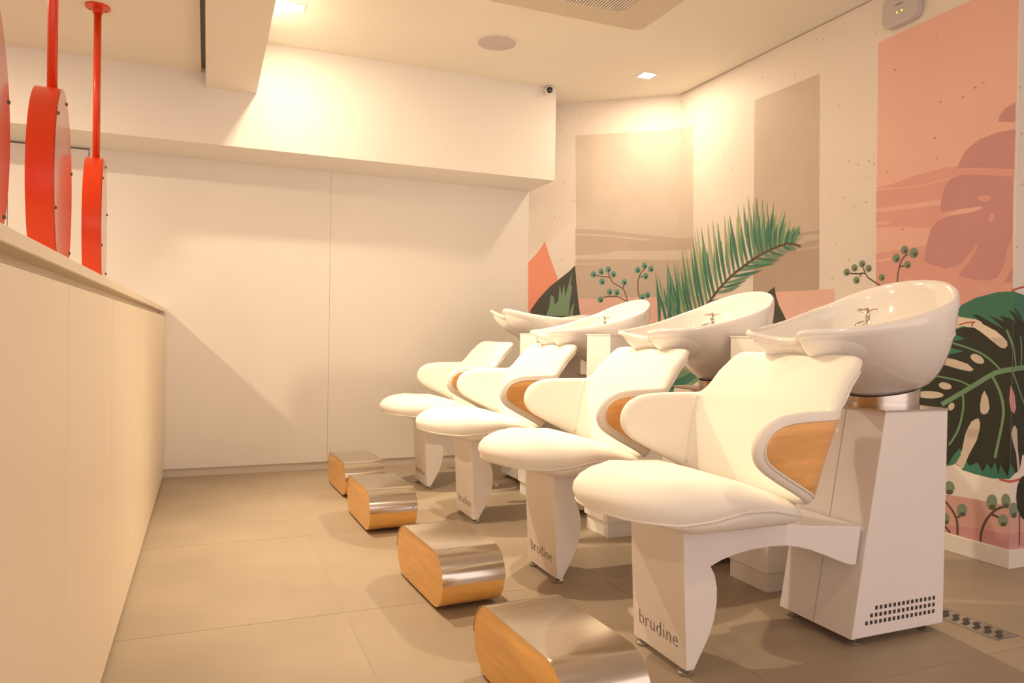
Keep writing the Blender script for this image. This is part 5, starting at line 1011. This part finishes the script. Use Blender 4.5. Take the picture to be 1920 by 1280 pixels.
# ------------------------------------------------------------------ white service columns between the units
for (x, y0, y1, lb) in ((2.0, 2.225, 2.462, 'white square column between the two nearest wash units'),
                    (1.80, 3.10, 3.335, 'white square column between the second and third wash units'),
                    (1.80, 3.965, 4.21, 'white square column between the two farthest wash units')):
    t = empty('service_column', (x, y0, 0)); tag(t, lb, 'column', 'white service columns')
    box('column_body', 0, .30, 0, y1-y0, .075, .985, 'lacquer_white', t, bev=.002, seg=1)
    box('plinth', .012, .30, .010, y1-y0-.010, 0, .075, 'lacquer_white', t)
    box('top_cap', -.002, .302, -.002, y1-y0+.002, .985, .992, 'lacquer_white', t)

# ------------------------------------------------------------------ floor drain
t = empty('floor_drain', (2.47, 1.80, 0)); tag(t, 'steel linear floor drain with curved slots behind nearest tower', 'drain')
box('drain_frame', -.058, .058, -.19, .19, 0, .0015, 'zinc_foot', t)
box('drain_grate', -.046, .046, -.18, .18, .0012, .0022, 'brushed_steel', t)
for k in range(9):
    y = -.155+k*.0385
    pts = [(-.036, -.010), (-.020, -.008), (-.006, .000), (.002, .012), (.018, .020), (.036, .020), (.036, .004), (.020, .002), (.012, -.006), (.002, -.018), (-.016, -.026), (-.036, -.027)]
    pr = prism('slot', [(px_, y+py_) for px_, py_ in pts], 'z', .0021, .0025, 'gap_dark', t)

# small cap lying on the floor
t = lathe('bottle_cap', [(.014, 0), (.015, .002), (.015, .016), (.012, .019), (.004, .020)], 'plastic_white', None, 18, (1.735, 4.405, 0))
tag(t, 'small white cap lying on the floor under the chairs', 'cap')

# ------------------------------------------------------------------ ceiling fittings
def downlight(x, y, z, watts, beam, aim, cone, label):
    t = empty('downlight', (x, y, z)); tag(t, label, 'downlight', 'square recessed downlights')
    s, o_ = .047, .060
    bm = bmesh.new()
    for a in ((-o_, o_, -o_, -s), (-o_, o_, s, o_), (-o_, -s, -s, s), (s, o_, -s, s)):
        bbox(bm, a[0], a[1], a[2], a[3], -.004, 0)
    link('frame', bm, 'plastic_white', t)
    box('diffuser', -s, s, -s, s, -.0025, -.0005, 'diffuser', t)
    ld = bpy.data.lights.new('downlight_lamp', 'AREA'); ld.shape = 'SQUARE'; ld.size = .085; ld.energy = watts; ld.color = LAMP_RGB
    lo = bpy.data.objects.new('downlight_lamp', ld); COL.objects.link(lo); lo.parent = t; lo.location = (0, 0, -.006)
    if beam:
        ld = bpy.data.lights.new('downlight_beam', 'SPOT'); ld.energy = beam; ld.color = LAMP_RGB; ld.shadow_soft_size = .025
        ld.spot_size = math.radians(cone); ld.spot_blend = 0.7
        lo = bpy.data.objects.new('downlight_beam', ld); COL.objects.link(lo); lo.parent = t; lo.location = (0, 0, -.045)
        d = Vector(aim)-Vector((x, y, z)); lo.rotation_euler = d.to_track_quat('-Z', 'Y').to_euler()
names = ['square downlight in the ceiling beside the beam, near the soffit', 'square downlight in the ceiling near the bend of the mural wall',
         'square downlight above the front of the near footrests', 'square downlight nearest the camera, over the nearest chair',
         'square downlight in the low ceiling left of the counter', 'square downlight in the low ceiling left, near the camera']
for (x, y, z, wt, bw, am, cn), nm in zip(DOWNLIGHTS, names): downlight(x, y, z, wt, bw, am, cn, nm)

# ceiling speaker
t = empty('ceiling_speaker', (1.638, 4.27, ZC)); tag(t, 'round grey flush speaker in the ceiling above the soffit front', 'speaker')
lathe('speaker_rim', [(.128, 0), (.130, -.003), (.120, -.005), (.118, -.002)], 'plastic_white', t, 40)
lathe('speaker_grille', [(.118, -.001), (.117, -.004), (.06, -.005), (.0, -.0055)], 'speaker_grey', t, 40)

# air-conditioning cassette
def rrect(x0, x1, y0, y1, r, n=6):
    out = []
    for cx, cy, a0 in ((x1-r, y1-r, 0), (x0+r, y1-r, 90), (x0+r, y0+r, 180), (x1-r, y0+r, 270)):
        for k in range(n+1):
            a = math.radians(a0+90*k/n); out.append((cx+r*math.cos(a), cy+r*math.sin(a)))
    return out
t = empty('air_conditioner', (1.82, 3.2, ZC)); tag(t, 'cream ceiling cassette air conditioner with slatted grille at the top edge', 'air conditioner')
W, D_ = .49, .50
prism('cassette_panel', rrect(-W, W, -D_, D_, .06), 'z', -.030, 0, 'cassette_cream', t, bev=.006)
gx, gy = .265, .325
prism('grille_well', rrect(-gx, gx, -gy, gy, .045), 'z', -.0308, -.0295, 'grille_dark', t)
gm = None
k = 0; y = None
x = -gx+.008
while x < gx-.005:
    inx = max(0, abs(x)-(gx-.045)); yy = gy-(.045-math.sqrt(max(0, .045**2-inx**2)))
    box('grille_slat', x, x+.0085, -yy+.004, yy-.004, -.036, -.0305, 'ceiling_white', t)
    x += .0168
lathe('panel_screw', [(.004, -.002), (.004, 0)], 'slot_grey', t, 8, (.45, .40, -.030))

# dome camera on the soffit corner
t = empty('security_camera', (2.285, YS, 2.765)); tag(t, 'small white security camera at the top corner of the soffit', 'camera')
bx_ = lathe('mount', [(.026, 0), (.028, .004), (.026, .012), (.022, .016)], 'plastic_white', t, 24); bx_.rotation_euler = (math.pi/2, 0, 0)
b_ = lathe('camera_body', [(.022, .01), (.030, .018), (.032, .04), (.030, .062), (.026, .066)], 'plastic_white', t, 24)
ln = lathe('lens', [(.022, .065), (.0225, .068), (.016, .070), (.006, .071)], 'lens_black', t, 24)
for o in (b_, ln): o.rotation_euler = (math.radians(100), 0, math.radians(-20)); o.location = (0, 0, 0)

# emergency box on the right wall
t = empty('wall_sensor', (XR, 2.69, 2.575)); tag(t, 'grey rounded wall box with two green indicator lights under the ceiling', 'wall box')
prism('housing', rrect(-.105, .105, 0, .17, .045), 'x', -.045, 0, 'plastic_grey', t, bev=.012, seg=3)
for dy in (.012, -.016):
    s = lathe('indicator', [(.0045, 0), (.004, .002), (.001, .003)], 'led_green', t, 10); s.rotation_euler = (0, -math.pi/2, 0); s.location = (-.045, dy, .062)
box('logo_mark', -.0458, -.0445, -.022, .022, .098, .104, 'slot_grey', t)
